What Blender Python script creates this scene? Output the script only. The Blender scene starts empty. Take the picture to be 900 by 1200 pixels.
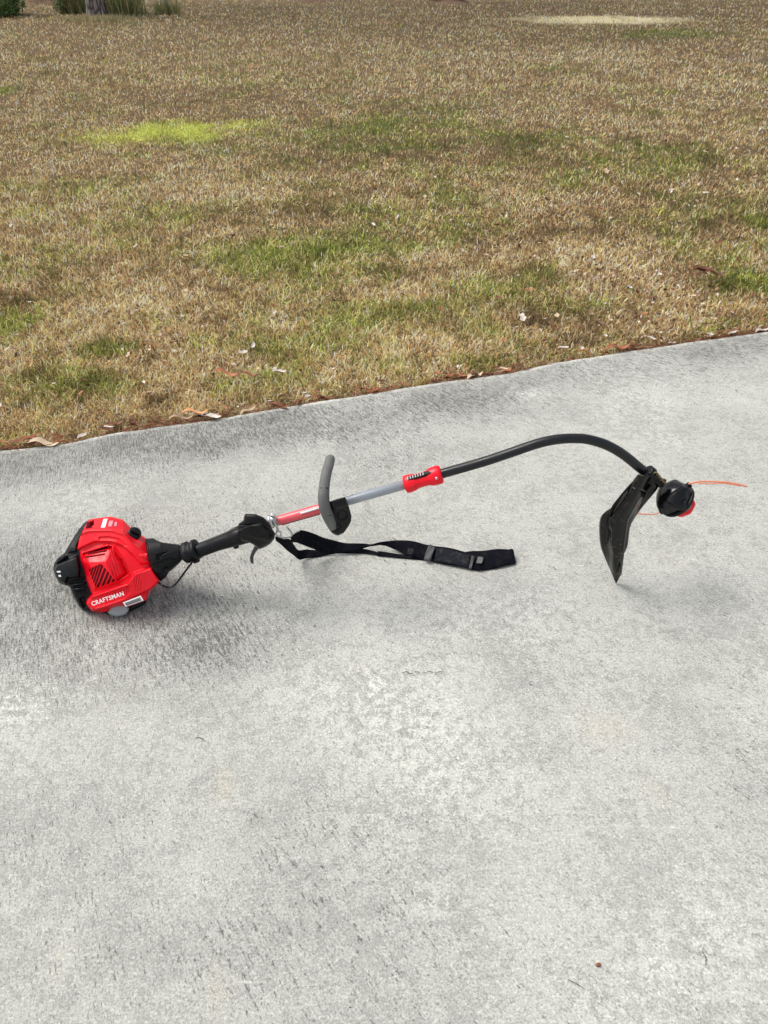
import bpy, bmesh, math, random
import numpy as np
from mathutils import Vector, Matrix, noise as mnoise
random.seed(7); rng = np.random.default_rng(7)
S = bpy.context.scene
COL = S.collection

# ---------------------------------------------------------------- camera, sky, sun, exposure
CAM_H = 1.40; PITCH = math.radians(37.8); FPX = 901.0
ct, st = math.cos(PITCH), math.sin(PITCH)
cd = bpy.data.cameras.new("camera"); cam = bpy.data.objects.new("camera", cd); COL.objects.link(cam)
cam.location = (0, 0, CAM_H); cam.rotation_euler = (math.pi/2 - PITCH, 0, 0)
cd.sensor_fit = 'VERTICAL'; cd.sensor_height = 34.6; cd.lens = 34.6*FPX/1200.0
cd.clip_start = 0.02; cd.clip_end = 2000
S.camera = cam
SUN_EL, SUN_AZ = math.radians(58), math.radians(-72)      # azimuth from +Y towards +X
w = bpy.data.worlds.new("World"); S.world = w; w.use_nodes = True
nt = w.node_tree; bg = nt.nodes['Background']
sky = nt.nodes.new('ShaderNodeTexSky'); sky.sky_type = 'NISHITA'; sky.sun_disc = False
sky.sun_elevation = SUN_EL; sky.sun_rotation = SUN_AZ; sky.dust_density = 3.0; sky.ozone_density = 1.0
hs = nt.nodes.new('ShaderNodeHueSaturation'); hs.inputs['Saturation'].default_value = 0.30
nt.links.new(sky.outputs[0], hs.inputs['Color']); nt.links.new(hs.outputs[0], bg.inputs['Color'])
bg.inputs['Strength'].default_value = 0.12
sd = bpy.data.lights.new("sun", 'SUN'); sun = bpy.data.objects.new("sun", sd); COL.objects.link(sun)
sd.energy = 1.5; sd.angle = math.radians(28); sd.color = (1.0, 0.95, 0.86)
sdir = Vector((math.sin(SUN_AZ)*math.cos(SUN_EL), math.cos(SUN_AZ)*math.cos(SUN_EL), math.sin(SUN_EL)))
sun.rotation_euler = sdir.to_track_quat('Z', 'Y').to_euler()
S.view_settings.view_transform = 'Standard'; S.view_settings.look = 'None'
S.view_settings.gamma = 1.0; S.view_settings.use_curve_mapping = False
S.view_settings.exposure = 0.74

# ---------------------------------------------------------------- measuring helpers (photo measurements -> metres)
def ray(u, v):
    x = (u-450.0)/FPX; y = (v-600.0)/FPX
    return x, ct - y*st, -(st + y*ct)
def at_depth(u, v, d):
    x, y, z = ray(u, v); return Vector((x*d, y*d, CAM_H + z*d))
def at_z(u, v, z=0.0):
    rx, ry, rz = ray(u, v); d = (z-CAM_H)/rz
    return Vector((rx*d, ry*d, z))
def at_y(u, v, Y):
    rx, ry, rz = ray(u, v); d = Y/ry
    return Vector((rx*d, Y, CAM_H + rz*d))

def tag(o, label=None, cat=None, group=None, kind=None):
    if label: o['label'] = label
    if cat: o['category'] = cat
    if group: o['group'] = group
    if kind: o['kind'] = kind
    return o
def mesh_np(name, verts, faces_flat, sizes, mats=(), smooth=True, midx=None):
    me = bpy.data.meshes.new(name)
    verts = np.asarray(verts, dtype=np.float32)
    me.vertices.add(len(verts)); me.vertices.foreach_set('co', verts.ravel())
    ff = np.asarray(faces_flat, dtype=np.int32).ravel(); sizes = np.asarray(sizes, dtype=np.int32)
    me.loops.add(len(ff)); me.loops.foreach_set('vertex_index', ff)
    me.polygons.add(len(sizes))
    starts = np.concatenate([[0], np.cumsum(sizes)[:-1]]).astype(np.int32)
    me.polygons.foreach_set('loop_start', starts)
    try: me.polygons.foreach_set('loop_total', sizes)
    except Exception: pass
    me.polygons.foreach_set('use_smooth', np.full(len(sizes), smooth, dtype=bool))
    for m in mats: me.materials.append(m)
    if midx is not None: me.polygons.foreach_set('material_index', np.asarray(midx, dtype=np.int32))
    me.update(calc_edges=True); me.validate()
    return me
def link(name, me, parent=None, mat=None):
    o = bpy.data.objects.new(name, me); COL.objects.link(o)
    if parent is not None: o.parent = parent; o.matrix_parent_inverse = parent.matrix_world.inverted() if False else Matrix.Translation(-root_loc(parent))
    if mat is not None: me.materials.append(mat)
    return o
def root_loc(o):
    v = Vector(o.location)
    while o.parent: o = o.parent; v = Vector(o.location) if not o.parent else v
    p = o
    return Vector(p.location)
def obj_py(name, verts, faces, mat, parent=None, smooth=True, bevel=0, sub=0):
    me = bpy.data.meshes.new(name); me.from_pydata([tuple(v) for v in verts], [], faces); me.update()
    for p in me.polygons: p.use_smooth = smooth
    o = child(name, me, parent, mat)
    bm = bmesh.new(); bm.from_mesh(me); bmesh.ops.recalc_face_normals(bm, faces=bm.faces); bm.to_mesh(me); bm.free()
    if bevel:
        m = o.modifiers.new('bevel', 'BEVEL'); m.width = bevel; m.segments = 2; m.limit_method = 'ANGLE'; m.angle_limit = math.radians(35)
    if sub:
        m = o.modifiers.new('sub', 'SUBSURF'); m.levels = sub; m.render_levels = sub
    return o
# all trimmer / strap geometry is written in world coordinates; the parents sit at their own base
def child(name, me, parent=None, mat=None):
    o = bpy.data.objects.new(name, me); COL.objects.link(o)
    if mat is not None: me.materials.append(mat)
    if parent is not None:
        base = parent; off = Vector((0, 0, 0))
        while base is not None:
            off += Vector(base.location); base = base.parent
        me.transform(Matrix.Translation(-off)); o.parent = parent
    return o
def empty(name, loc):
    o = bpy.data.objects.new(name, None); COL.objects.link(o); o.location = loc
    o.empty_display_size = 0.1; return o

# ---------------------------------------------------------------- numpy noise
_P = rng.permutation(4096)
_V = rng.random(4096)
def vnoise(x, y, s=0):
    xi = np.floor(x).astype(np.int64); yi = np.floor(y).astype(np.int64)
    fx = x-xi; fy = y-yi; fx = fx*fx*(3-2*fx); fy = fy*fy*(3-2*fy)
    def h(a, b): return _V[_P[(_P[(a+s*131) & 4095] + b) & 4095]]
    return (h(xi, yi)*(1-fx)+h(xi+1, yi)*fx)*(1-fy) + (h(xi, yi+1)*(1-fx)+h(xi+1, yi+1)*fx)*fy
def fbm(x, y, s=0, o=4):
    a = 0; amp = .5; tot = 0
    for k in range(o):
        a = a+amp*vnoise(x*2**k+17*k, y*2**k-9*k, s+k); tot += amp; amp *= .55
    return a/tot
def sstep(a, b, x):
    t = np.clip((x-a)/(b-a), 0, 1); return t*t*(3-2*t)

# ---------------------------------------------------------------- materials
def nodes(m):
    m.use_nodes = True; return m.node_tree.nodes, m.node_tree.links
def plastic(name, col, rough=.4, spec=.5, metal=0, vary=.12, bump=.0, bscale=400, dust=0.0, coat=0):
    m = bpy.data.materials.new(name); N, L = nodes(m); b = N['Principled BSDF']
    tc = N.new('ShaderNodeTexCoord'); n = N.new('ShaderNodeTexNoise'); n.inputs['Scale'].default_value = 35; n.inputs['Detail'].default_value = 6
    L.new(tc.outputs['Object'], n.inputs['Vector'])
    mr = N.new('ShaderNodeMapRange'); mr.inputs['From Min'].default_value = .3; mr.inputs['From Max'].default_value = .7
    mr.inputs['To Min'].default_value = rough-.08; mr.inputs['To Max'].default_value = rough+.14
    L.new(n.outputs['Fac'], mr.inputs['Value']); L.new(mr.outputs[0], b.inputs['Roughness'])
    mx = N.new('ShaderNodeMix'); mx.data_type = 'RGBA'
    mx.inputs['A'].default_value = (*col, 1); mx.inputs['B'].default_value = (*[c*(1-vary) for c in col], 1)
    L.new(n.outputs['Fac'], mx.inputs['Factor'])
    out = mx.outputs['Result']
    if dust:
        n2 = N.new('ShaderNodeTexNoise'); n2.inputs['Scale'].default_value = 60; n2.inputs['Detail'].default_value = 8; n2.inputs['Roughness'].default_value = .7
        L.new(tc.outputs['Object'], n2.inputs['Vector'])
        r = N.new('ShaderNodeMapRange'); r.inputs['From Min'].default_value = .52; r.inputs['From Max'].default_value = .75; r.inputs['To Max'].default_value = dust
        L.new(n2.outputs['Fac'], r.inputs['Value'])
        m2 = N.new('ShaderNodeMix'); m2.data_type = 'RGBA'; L.new(r.outputs[0], m2.inputs['Factor']); L.new(out, m2.inputs['A'])
        m2.inputs['B'].default_value = (.28, .25, .2, 1); out = m2.outputs['Result']
    L.new(out, b.inputs['Base Color'])
    b.inputs['Metallic'].default_value = metal; b.inputs['Specular IOR Level'].default_value = spec
    b.inputs['Coat Weight'].default_value = coat
    if bump:
        n3 = N.new('ShaderNodeTexNoise'); n3.inputs['Scale'].default_value = bscale; n3.inputs['Detail'].default_value = 3
        L.new(tc.outputs['Object'], n3.inputs['Vector'])
        bp = N.new('ShaderNodeBump'); bp.inputs['Strength'].default_value = bump; bp.inputs['Distance'].default_value = .001
        L.new(n3.outputs['Fac'], bp.inputs['Height']); L.new(bp.outputs[0], b.inputs['Normal'])
    return m
M = {}
M['red'] = plastic('red_plastic', (.88, .002, .016), .34, .38, bump=.1, dust=.03)
M['red_dark'] = plastic('dark_red_plastic', (.62, .005, .012), .38, .4)
M['red_decal'] = plastic('red_tube_decal', (.78, .09, .11), .28, .6, dust=.1)
M['black'] = plastic('black_plastic', (.004, .0045, .006), .40, .24, bump=.25, dust=.05)
M['black_gloss'] = plastic('glossy_black_plastic', (.004, .0045, .006), .17, .32, dust=.02)
M['slot'] = plastic('dark_slot', (.10, .004, .008), .8, .1)
M['tube'] = plastic('black_powder_coat', (.007, .008, .011), .32, .42, dust=.03)
M['steel'] = plastic('grey_painted_tube', (.36, .39, .43), .34, .5, metal=.35)
M['zinc'] = plastic('zinc_hardware', (.62, .62, .62), .3, .5, metal=.8)
M['grip'] = plastic('grey_rubber', (.14, .143, .138), .62, .3, bump=.3, dust=.2)
M['trigger'] = plastic('charcoal_trigger', (.07, .07, .075), .5, .3)
M['tank'] = plastic('grey_tank', (.33, .37, .38), .35, .5)
M['white'] = plastic('white_print', (.82, .82, .82), .5, .3, vary=.05)
M['pink'] = plastic('faded_pink_print', (.80, .32, .38), .5, .3, vary=.3)
M['sticker'] = plastic('grey_sticker', (.45, .43, .43), .5, .3)
M['ink'] = plastic('sticker_ink', (.10, .09, .09), .6, .2)
M['line'] = plastic('orange_line', (.88, .30, .17), .5, .4)
M['webbing'] = plastic('black_webbing', (.004, .0045, .008), .75, .08, bump=.9, bscale=900, dust=.05)
M['webbing_dusty'] = plastic('dusty_black_webbing', (.014, .015, .02), .8, .1, bump=.9, bscale=900, dust=.20)
M['tan_dirt'] = plastic('dried_clippings', (.20, .15, .08), .9, .1, bump=.8)

def attr_mat(name, rough, build):
    m = bpy.data.materials.new(name); N, L = nodes(m); b = N['Principled BSDF']; b.inputs['Roughness'].default_value = rough
    build(m, N, L, b); return m
EDGE_ANG = math.radians(-24)
def conc(m, N, L, b):
    def mth(op, a, c=None, cl=False):
        n = N.new('ShaderNodeMath'); n.operation = op; n.use_clamp = cl
        for i, q in enumerate((a, c)):
            if q is None: continue
            if isinstance(q, (int, float)): n.inputs[i].default_value = q
            else: L.new(q, n.inputs[i])
        return n.outputs[0]
    def noise(scale, det=4, rough=.6, vec=None, dist=0):
        n = N.new('ShaderNodeTexNoise'); n.inputs['Scale'].default_value = scale; n.inputs['Detail'].default_value = det
        n.inputs['Roughness'].default_value = rough; n.inputs['Distortion'].default_value = dist
        L.new(vec or tc.outputs['Object'], n.inputs['Vector']); return n.outputs['Fac']
    def rng_(v, a, c, lo=0., hi=1.):
        n = N.new('ShaderNodeMapRange'); n.interpolation_type = 'SMOOTHSTEP'
        n.inputs['From Min'].default_value = a; n.inputs['From Max'].default_value = c; n.inputs['To Min'].default_value = lo; n.inputs['To Max'].default_value = hi
        L.new(v, n.inputs['Value']); return n.outputs[0]
    tc = N.new('ShaderNodeTexCoord')
    rot = N.new('ShaderNodeMapping'); rot.inputs['Rotation'].default_value = (0, 0, math.radians(-27)); L.new(tc.outputs['Object'], rot.inputs['Vector'])
    bq = N.new('ShaderNodeAttribute'); bq.attribute_name = 'broom'
    sep = N.new('ShaderNodeSeparateXYZ'); L.new(tc.outputs['Object'], sep.inputs[0])
    def broom(a_, b_, warp=.016):
        wn = N.new('ShaderNodeMath'); wn.operation = 'MULTIPLY_ADD'; L.new(noise(9, 3, .6), wn.inputs[0]); wn.inputs[1].default_value = warp; L.new(bq.outputs['Fac'], wn.inputs[2])
        cb = N.new('ShaderNodeCombineXYZ'); L.new(mth('MULTIPLY', wn.outputs[0], a_), cb.inputs[0]); L.new(mth('MULTIPLY', mth('SUBTRACT', sep.outputs[1], sep.outputs[0]), b_), cb.inputs[1])
        return cb.outputs[0]
    streak = noise(1, 4, .7, broom(62, 16)); streak2 = noise(1, 3, .8, broom(125, 42))
    at = N.new('ShaderNodeAttribute'); at.attribute_name = 'stain'
    st_ = at.outputs['Fac']                       # 0 clean .. 1 weathered dark
    at2 = N.new('ShaderNodeAttribute'); at2.attribute_name = 'pale'
    fine = noise(240, 3, .8); mid = noise(120, 5, .72); blot = noise(30, 6, .72); big = noise(5, 5, .65)
    # dark lichen specks, drawn out along the broom grooves: more where stained
    speck = noise(210, 3, .75); sp2 = noise(60, 6, .75); med = noise(12, 5, .7)
    lich = mth('ADD', mth('ADD', mth('MULTIPLY', streak, .40), mth('MULTIPLY', streak2, .52)), mth('ADD', mth('MULTIPLY', speck, .30), mth('MULTIPLY', sp2, .20)))
    lsum = mth('ADD', lich, mth('MULTIPLY', mth('ADD', st_, mth('MULTIPLY', mth('SUBTRACT', med, .5), 1.3)), .12))
    dark = mth('ADD', mth('MULTIPLY', rng_(lsum, .70, .92), .62), mth('MULTIPLY', rng_(lsum, .79, .86), .42))
    # flat grey paste patches with pale aggregate chips scattered over them
    pm = mth('ADD', mth('MULTIPLY', sp2, .40), mth('ADD', mth('MULTIPLY', blot, .35), mth('MULTIPLY', big, .35)))
    paste = rng_(pm, .50, .575)
    chips = rng_(noise(170, 2, .75), .53, .60)
    val = mth('ADD', .360, mth('MULTIPLY', paste, .075))
    val = mth('ADD', val, mth('MULTIPLY', mth('MULTIPLY', chips, mth('ADD', .45, mth('MULTIPLY', paste, .55))), .11))
    val = mth('ADD', val, mth('MULTIPLY', mth('SUBTRACT', fine, .5), .50))
    val = mth('ADD', val, mth('MULTIPLY', mth('SUBTRACT', noise(560, 2, .8), .5), .40))
    val = mth('ADD', val, mth('MULTIPLY', mth('SUBTRACT', streak2, .5), .55))
    val = mth('ADD', val, mth('MULTIPLY', mth('SUBTRACT', streak, .5), .22))
    val = mth('ADD', val, mth('MULTIPLY', mth('SUBTRACT', med, .5), .24))
    val = mth('ADD', val, mth('MULTIPLY', mth('MULTIPLY', at2.outputs['Fac'], rng_(mth('ADD', mth('MULTIPLY', sp2, .5), mth('MULTIPLY', blot, .5)), .42, .6)), .24))
    val = mth('MULTIPLY', val, mth('SUBTRACT', 1.0, mth('MULTIPLY', dark, .72)))
    val = mth('MULTIPLY', val, mth('SUBTRACT', 1.0, mth('MULTIPLY', st_, .10)))
    smp = N.new('ShaderNodeMapping'); smp.inputs['Rotation'].default_value = (0, 0, .5); smp.inputs['Scale'].default_value = (9, 70, 1); L.new(tc.outputs['Object'], smp.inputs['Vector'])
    scuff = mth('MULTIPLY', rng_(noise(1, 4, .6, smp.outputs[0]), .62, .72), rng_(med, .5, .62))
    val = mth('ADD', val, mth('MULTIPLY', scuff, .13))
    pits = rng_(noise(80, 2, .5), .72, .77)
    val = mth('MULTIPLY', val, mth('SUBTRACT', 1.0, mth('MULTIPLY', pits, .45)), True)
    cc = N.new('ShaderNodeCombineColor'); L.new(mth('MULTIPLY', val, .985), cc.inputs[0]); L.new(mth('MULTIPLY', val, .99), cc.inputs[1]); L.new(mth('MULTIPLY', val, .915), cc.inputs[2])
    rust = N.new('ShaderNodeAttribute'); rust.attribute_name = 'rust'
    rm = N.new('ShaderNodeMix'); rm.data_type = 'RGBA'; L.new(mth('MULTIPLY', rust.outputs['Fac'], rng_(mid, .4, .65)), rm.inputs['Factor'])
    L.new(cc.outputs[0], rm.inputs['A']); rm.inputs['B'].default_value = (.62, .50, .34, 1)
    L.new(rm.outputs['Result'], b.inputs['Base Color'])
    hgt = mth('ADD', mth('MULTIPLY', streak, .5), mth('ADD', mth('MULTIPLY', streak2, .6), mth('ADD', mth('MULTIPLY', fine, .4), mth('MULTIPLY', mid, .5))))
    bp = N.new('ShaderNodeBump'); bp.inputs['Strength'].default_value = .55; bp.inputs['Distance'].default_value = .0022
    L.new(hgt, bp.inputs['Height']); L.new(bp.outputs[0], b.inputs['Normal']); b.inputs['Specular IOR Level'].default_value = .25
M['concrete'] = attr_mat('weathered_broomed_concrete', .9, conc)
def lawnsoil(m, N, L, b):
    at = N.new('ShaderNodeAttribute'); at.attribute_name = 'tint'
    tc = N.new('ShaderNodeTexCoord'); n = N.new('ShaderNodeTexNoise'); n.inputs['Scale'].default_value = 60; n.inputs['Detail'].default_value = 8; n.inputs['Roughness'].default_value = .75
    L.new(tc.outputs['Object'], n.inputs['Vector'])
    r = N.new('ShaderNodeMapRange'); r.inputs['From Min'].default_value = .3; r.inputs['From Max'].default_value = .7; r.inputs['To Min'].default_value = .45; r.inputs['To Max'].default_value = 1.3
    L.new(n.outputs['Fac'], r.inputs['Value'])
    v = N.new('ShaderNodeVectorMath'); v.operation = 'SCALE'; L.new(at.outputs['Color'], v.inputs[0]); L.new(r.outputs[0], v.inputs['Scale'])
    L.new(v.outputs[0], b.inputs['Base Color'])
    bp = N.new('ShaderNodeBump'); bp.inputs['Strength'].default_value = .8; bp.inputs['Distance'].default_value = .02
    L.new(n.outputs['Fac'], bp.inputs['Height']); L.new(bp.outputs[0], b.inputs['Normal']); b.inputs['Specular IOR Level'].default_value = .1
M['lawn_soil'] = attr_mat('lawn_thatch', .95, lawnsoil)
def blade(m, N, L, b):
    at = N.new('ShaderNodeAttribute'); at.attribute_name = 'tint'
    L.new(at.outputs['Color'], b.inputs['Base Color']); b.inputs['Specular IOR Level'].default_value = .08
    tr = N.new('ShaderNodeBsdfTranslucent'); L.new(at.outputs['Color'], tr.inputs['Color'])
    mx = N.new('ShaderNodeMixShader'); mx.inputs[0].default_value = .25
    L.new(b.outputs[0], mx.inputs[1]); L.new(tr.outputs[0], mx.inputs[2]); L.new(mx.outputs[0], N['Material Output'].inputs['Surface'])
M['blade'] = attr_mat('grass_blade', .65, blade)
def leafm(name, c1, c2, rough=.55):
    m = bpy.data.materials.new(name); N, L = nodes(m); b = N['Principled BSDF']; b.inputs['Roughness'].default_value = rough; b.inputs['Specular IOR Level'].default_value = .3
    tc = N.new('ShaderNodeTexCoord'); oi = N.new('ShaderNodeObjectInfo')
    n = N.new('ShaderNodeTexNoise'); n.inputs['Scale'].default_value = 90; n.inputs['Detail'].default_value = 6; L.new(tc.outputs['Object'], n.inputs['Vector'])
    a = N.new('ShaderNodeMath'); a.operation = 'ADD'; L.new(n.outputs['Fac'], a.inputs[0]); L.new(oi.outputs['Random'], a.inputs[1])
    s = N.new('ShaderNodeMath'); s.operation = 'SUBTRACT'; s.use_clamp = True; L.new(a.outputs[0], s.inputs[0]); s.inputs[1].default_value = .5
    mx = N.new('ShaderNodeMix'); mx.data_type = 'RGBA'; mx.inputs['A'].default_value = (*c1, 1); mx.inputs['B'].default_value = (*c2, 1)
    L.new(s.outputs[0], mx.inputs['Factor']); L.new(mx.outputs['Result'], b.inputs['Base Color']); return m
M['leaf_brown'] = leafm('brown_dead_leaf', (.10, .035, .018), (.24, .09, .045))
M['leaf_rust'] = leafm('rust_dead_leaf', (.26, .085, .035), (.42, .17, .08))
M['leaf_tan'] = leafm('tan_dead_leaf', (.42, .30, .19), (.62, .48, .34))
M['leaf_pale'] = leafm('pale_dead_leaf', (.48, .42, .37), (.68, .62, .55))
M['leaf_orange'] = leafm('orange_dead_leaf', (.60, .27, .11), (.66, .33, .15))
M['leaf_green'] = leafm('shrub_leaf', (.06, .12, .03), (.16, .24, .08))
M['leaf_olive'] = leafm('dry_shrub_leaf', (.18, .21, .09), (.42, .36, .19))
def bark(m, N, L, b):
    tc = N.new('ShaderNodeTexCoord'); mp = N.new('ShaderNodeMapping'); mp.inputs['Scale'].default_value = (18, 18, 5); L.new(tc.outputs['Object'], mp.inputs['Vector'])
    vo = N.new('ShaderNodeTexVoronoi'); vo.feature = 'DISTANCE_TO_EDGE'; vo.inputs['Scale'].default_value = 1; L.new(mp.outputs[0], vo.inputs['Vector'])
    n = N.new('ShaderNodeTexNoise'); n.inputs['Scale'].default_value = 30; n.inputs['Detail'].default_value = 8; L.new(tc.outputs['Object'], n.inputs['Vector'])
    cr = N.new('ShaderNodeValToRGB'); cr.color_ramp.elements[0].color = (.035, .025, .02, 1); cr.color_ramp.elements[1].color = (.34, .29, .27, 1); cr.color_ramp.elements[1].position = .25
    L.new(vo.outputs['Distance'], cr.inputs[0])
    mx = N.new('ShaderNodeMix'); mx.data_type = 'RGBA'; mx.blend_type = 'MULTIPLY'; mx.inputs['Factor'].default_value = .6; L.new(cr.outputs[0], mx.inputs['A']); L.new(n.outputs['Color'], mx.inputs['B'])
    L.new(mx.outputs['Result'], b.inputs['Base Color'])
    bp = N.new('ShaderNodeBump'); bp.inputs['Distance'].default_value = .03; L.new(vo.outputs['Distance'], bp.inputs['Height']); L.new(bp.outputs[0], b.inputs['Normal'])
M['bark'] = attr_mat('pine_bark', .9, bark)
M['pale_bark'] = plastic('pale_lichen_bark', (.42, .46, .50), .85, .1, vary=.5, bump=.8, bscale=80)
M['mulch'] = plastic('reddish_mulch', (.26, .17, .12), .95, .05, vary=.5, bump=1, bscale=60)
M['twig'] = plastic('dark_twig', (.03, .022, .018), .8, .1)

# ---------------------------------------------------------------- driveway edge
edge_px = [(-300, 585), (-150, 556), (0, 526), (60, 521), (85, 517), (133, 506), (200, 497), (257, 490), (333, 475), (390, 467), (450, 457), (500, 449), (600, 435),
           (650, 424), (725, 412), (800, 401), (900, 387), (1050, 366), (1300, 331)]
ep = [at_z(u, v, 0.0) for u, v in edge_px]
ex = np.array([p.x for p in ep]); ey = np.array([p.y for p in ep])
def edge_y(x):
    x = np.asarray(x, dtype=float)
    y = np.interp(x, ex, ey)
    y = np.where(x < ex[0], ey[0]+(x-ex[0])*.30, y); y = np.where(x > ex[-1], ey[-1]+(x-ex[-1])*.32, y)
    return y + (fbm(x*9, x*0+3.3, 5)-.5)*.011 + (fbm(x*40, x*0+1.3, 6)-.5)*.008

# ---------------------------------------------------------------- ground (lawn) colour field
def blob(x, y, u, v, du, dv, soft=.6):
    c = at_z(u, v); a = at_z(u+du, v); b0 = at_z(u, v-dv); b1 = at_z(u, v+dv)
    rx = abs(a.x-c.x); yy = np.where(y > c.y, (y-c.y)/max(b0.y-c.y, .01), (y-c.y)/max(c.y-b1.y, .01))
    r = np.sqrt(((x-c.x)/rx)**2+yy**2) + (fbm(x*2.2/max(rx, .3), y*2.2/max(rx, .3), 9)-.5)*1.0
    return 1-sstep(1-soft, 1+soft*.5, r)
GREEN = [(510, 150, 190, 30, .36), (610, 165, 60, 14, .3), (440, 160, 80, 20, .25), (350, 300, 110, 38, .42), (420, 285, 60, 25, .3), (15, 372, 40, 16, .8), (128, 402, 45, 14, .9), (190, 370, 70, 14, .45),
         (880, 322, 60, 14, .9), (800, 240, 60, 20, .3), (760, 180, 140, 25, .40), (650, 320, 60, 20, .35), (500, 255, 150, 35, .30), (120, 230, 60, 18, .2), (640, 80, 90, 8, .25), (780, 36, 80, 6, .6),
         (890, 255, 30, 10, .6), (8, 103, 18, 5, .9), (60, 440, 90, 14, .3), (280, 440, 100, 25, .25), (740, 100, 60, 10, .15), (420, 360, 90, 22, .35), (330, 400, 90, 18, .3), (500, 90, 90, 9, .2), (560, 330, 70, 20, .2)]
SUN_LIME = [(150, 155, 90, 11, .9), (210, 150, 70, 13, 1.1), (262, 146, 60, 8, .8)]  # dappled sunlight on the lawn, painted in as a lime grass colour
PALE = [(712, 20.5, 112, 4.6, 1.0)]
GREY = [(885, 67, 38, 8, .8), (420, 15, 30, 3, .5)]
DARK = [(640, 172, 270, 20, .30), (780, 250, 170, 24, .30), (330, 245, 150, 12, .22), (420, 190, 120, 14, .2), (60, 340, 90, 12, .2), (680, 380, 160, 18, .16), (200, 110, 200, 12, .15), (820, 130, 140, 10, .18), (90, 60, 140, 12, .15), (560, 355, 90, 12, .2), (250, 455, 140, 14, .12)]
LITE = [(500, 192, 80, 10, .25), (640, 135, 120, 10, .2), (260, 222, 110, 12, .28), (540, 395, 120, 16, .2), (640, 225, 60, 10, .2), (620, 60, 150, 12, .16), (300, 90, 130, 10, .16), (400, 425, 110, 14, .18), (90, 240, 80, 10, .2), (850, 355, 90, 10, .2), (480, 300, 80, 10, .15)]
STRAW = [(250, 215, 90, 14, .5), (110, 195, 120, 18, .3), (650, 170, 90, 12, .35), (640, 290, 120, 18, .4), (500, 330, 130, 16, .35), (180, 330, 120, 12, .3), (450, 400, 130, 14, .4), (700, 60, 120, 12, .3)]
def fields(x, y):
    n1 = fbm(x*.9, y*.9, 21, 4); n2 = fbm(x*5, y*5, 31, 4); n3 = fbm(x*.25, y*.25, 41, 3)
    near = sstep(13, 4, y)
    g = .0+.07*near + (n1-.5)*1.0*(.35+.65*near) + (n2-.5)*1.5
    for (u, v, du, dv, a) in GREEN: g = g+a*blob(x, y, u, v, du, dv)
    s = (n3-.5)*.6+(n2-.5)*.5
    for (u, v, du, dv, a) in STRAW:
        k = a*blob(x, y, u, v, du, dv); s = s+k; g = g-.5*k
    sun_lime = sum(a*blob(x, y, u, v, du, dv, .75) for (u, v, du, dv, a) in SUN_LIME)*sstep(.30, .62, n2+.12)
    pale = sum(a*blob(x, y, u, v, du, dv, .5) for (u, v, du, dv, a) in PALE)*sstep(.2, .5, n2+.12)
    grey = sum(a*blob(x, y, u, v, du, dv) for (u, v, du, dv, a) in GREY)
    g = np.clip(g, 0, 1)*(1-pale*.8)
    return g, s, sun_lime, pale, grey
GREENS = np.array([(.20, .26, .055), (.14, .18, .045), (.27, .31, .075), (.38, .36, .14)])
STRAWS = np.array([(.62, .46, .25), (.42, .30, .16), (.86, .71, .45), (.21, .14, .075), (.56, .38, .22), (.84, .73, .54)])
xs = np.concatenate([[-600, -150, -60, -30], np.arange(-18, 18.01, .12), [30, 60, 150, 600]])
ys = np.concatenate([[-300, -60, -10, 0, 1], np.arange(1.5, 24, .12), np.arange(24.5, 40, .6), [60, 100, 200, 400, 900]])
X, Y = np.meshgrid(xs, ys); LZ = -.03
def lawn_z(x, y):
    return LZ + (fbm(x*1.3, y*1.3, 61, 3)-.5)*.03*sstep(0, .6, y-np.interp(x, ex, ey)) + (fbm(x*.2, y*.2, 71, 2)-.5)*.10*sstep(3, 9, y)*sstep(30, 20, y)
gz = lawn_z(X, Y)
nx, ny = len(xs), len(ys)
idx = np.arange(nx*ny).reshape(ny, nx)
F = np.stack([idx[:-1, :-1], idx[:-1, 1:], idx[1:, 1:], idx[1:, :-1]], -1).reshape(-1, 4)
gme = mesh_np('lawn', np.stack([X, Y, gz], -1).reshape(-1, 3), F, np.full(len(F), 4), [M['lawn_soil']])
g, s, sun_lime, pale, grey = fields(X, Y)
c = (np.array([.15, .105, .062])*(1-g[..., None]) + np.array([.10, .12, .04])*g[..., None])*(1+.4*s[..., None])
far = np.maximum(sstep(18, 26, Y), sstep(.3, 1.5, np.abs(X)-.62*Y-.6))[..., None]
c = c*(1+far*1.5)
c = c*(1-sun_lime[..., None]*.7)+np.array([.30, .34, .08])*sun_lime[..., None]*.7  # painted sun patch mixed into the ground colour
c = c*(1-pale[..., None])+np.array([.66, .58, .36])*pale[..., None]
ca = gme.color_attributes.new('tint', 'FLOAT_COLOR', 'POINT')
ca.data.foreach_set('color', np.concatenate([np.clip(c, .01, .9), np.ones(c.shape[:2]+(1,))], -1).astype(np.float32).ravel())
tag(link('lawn', gme), kind='structure')

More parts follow.
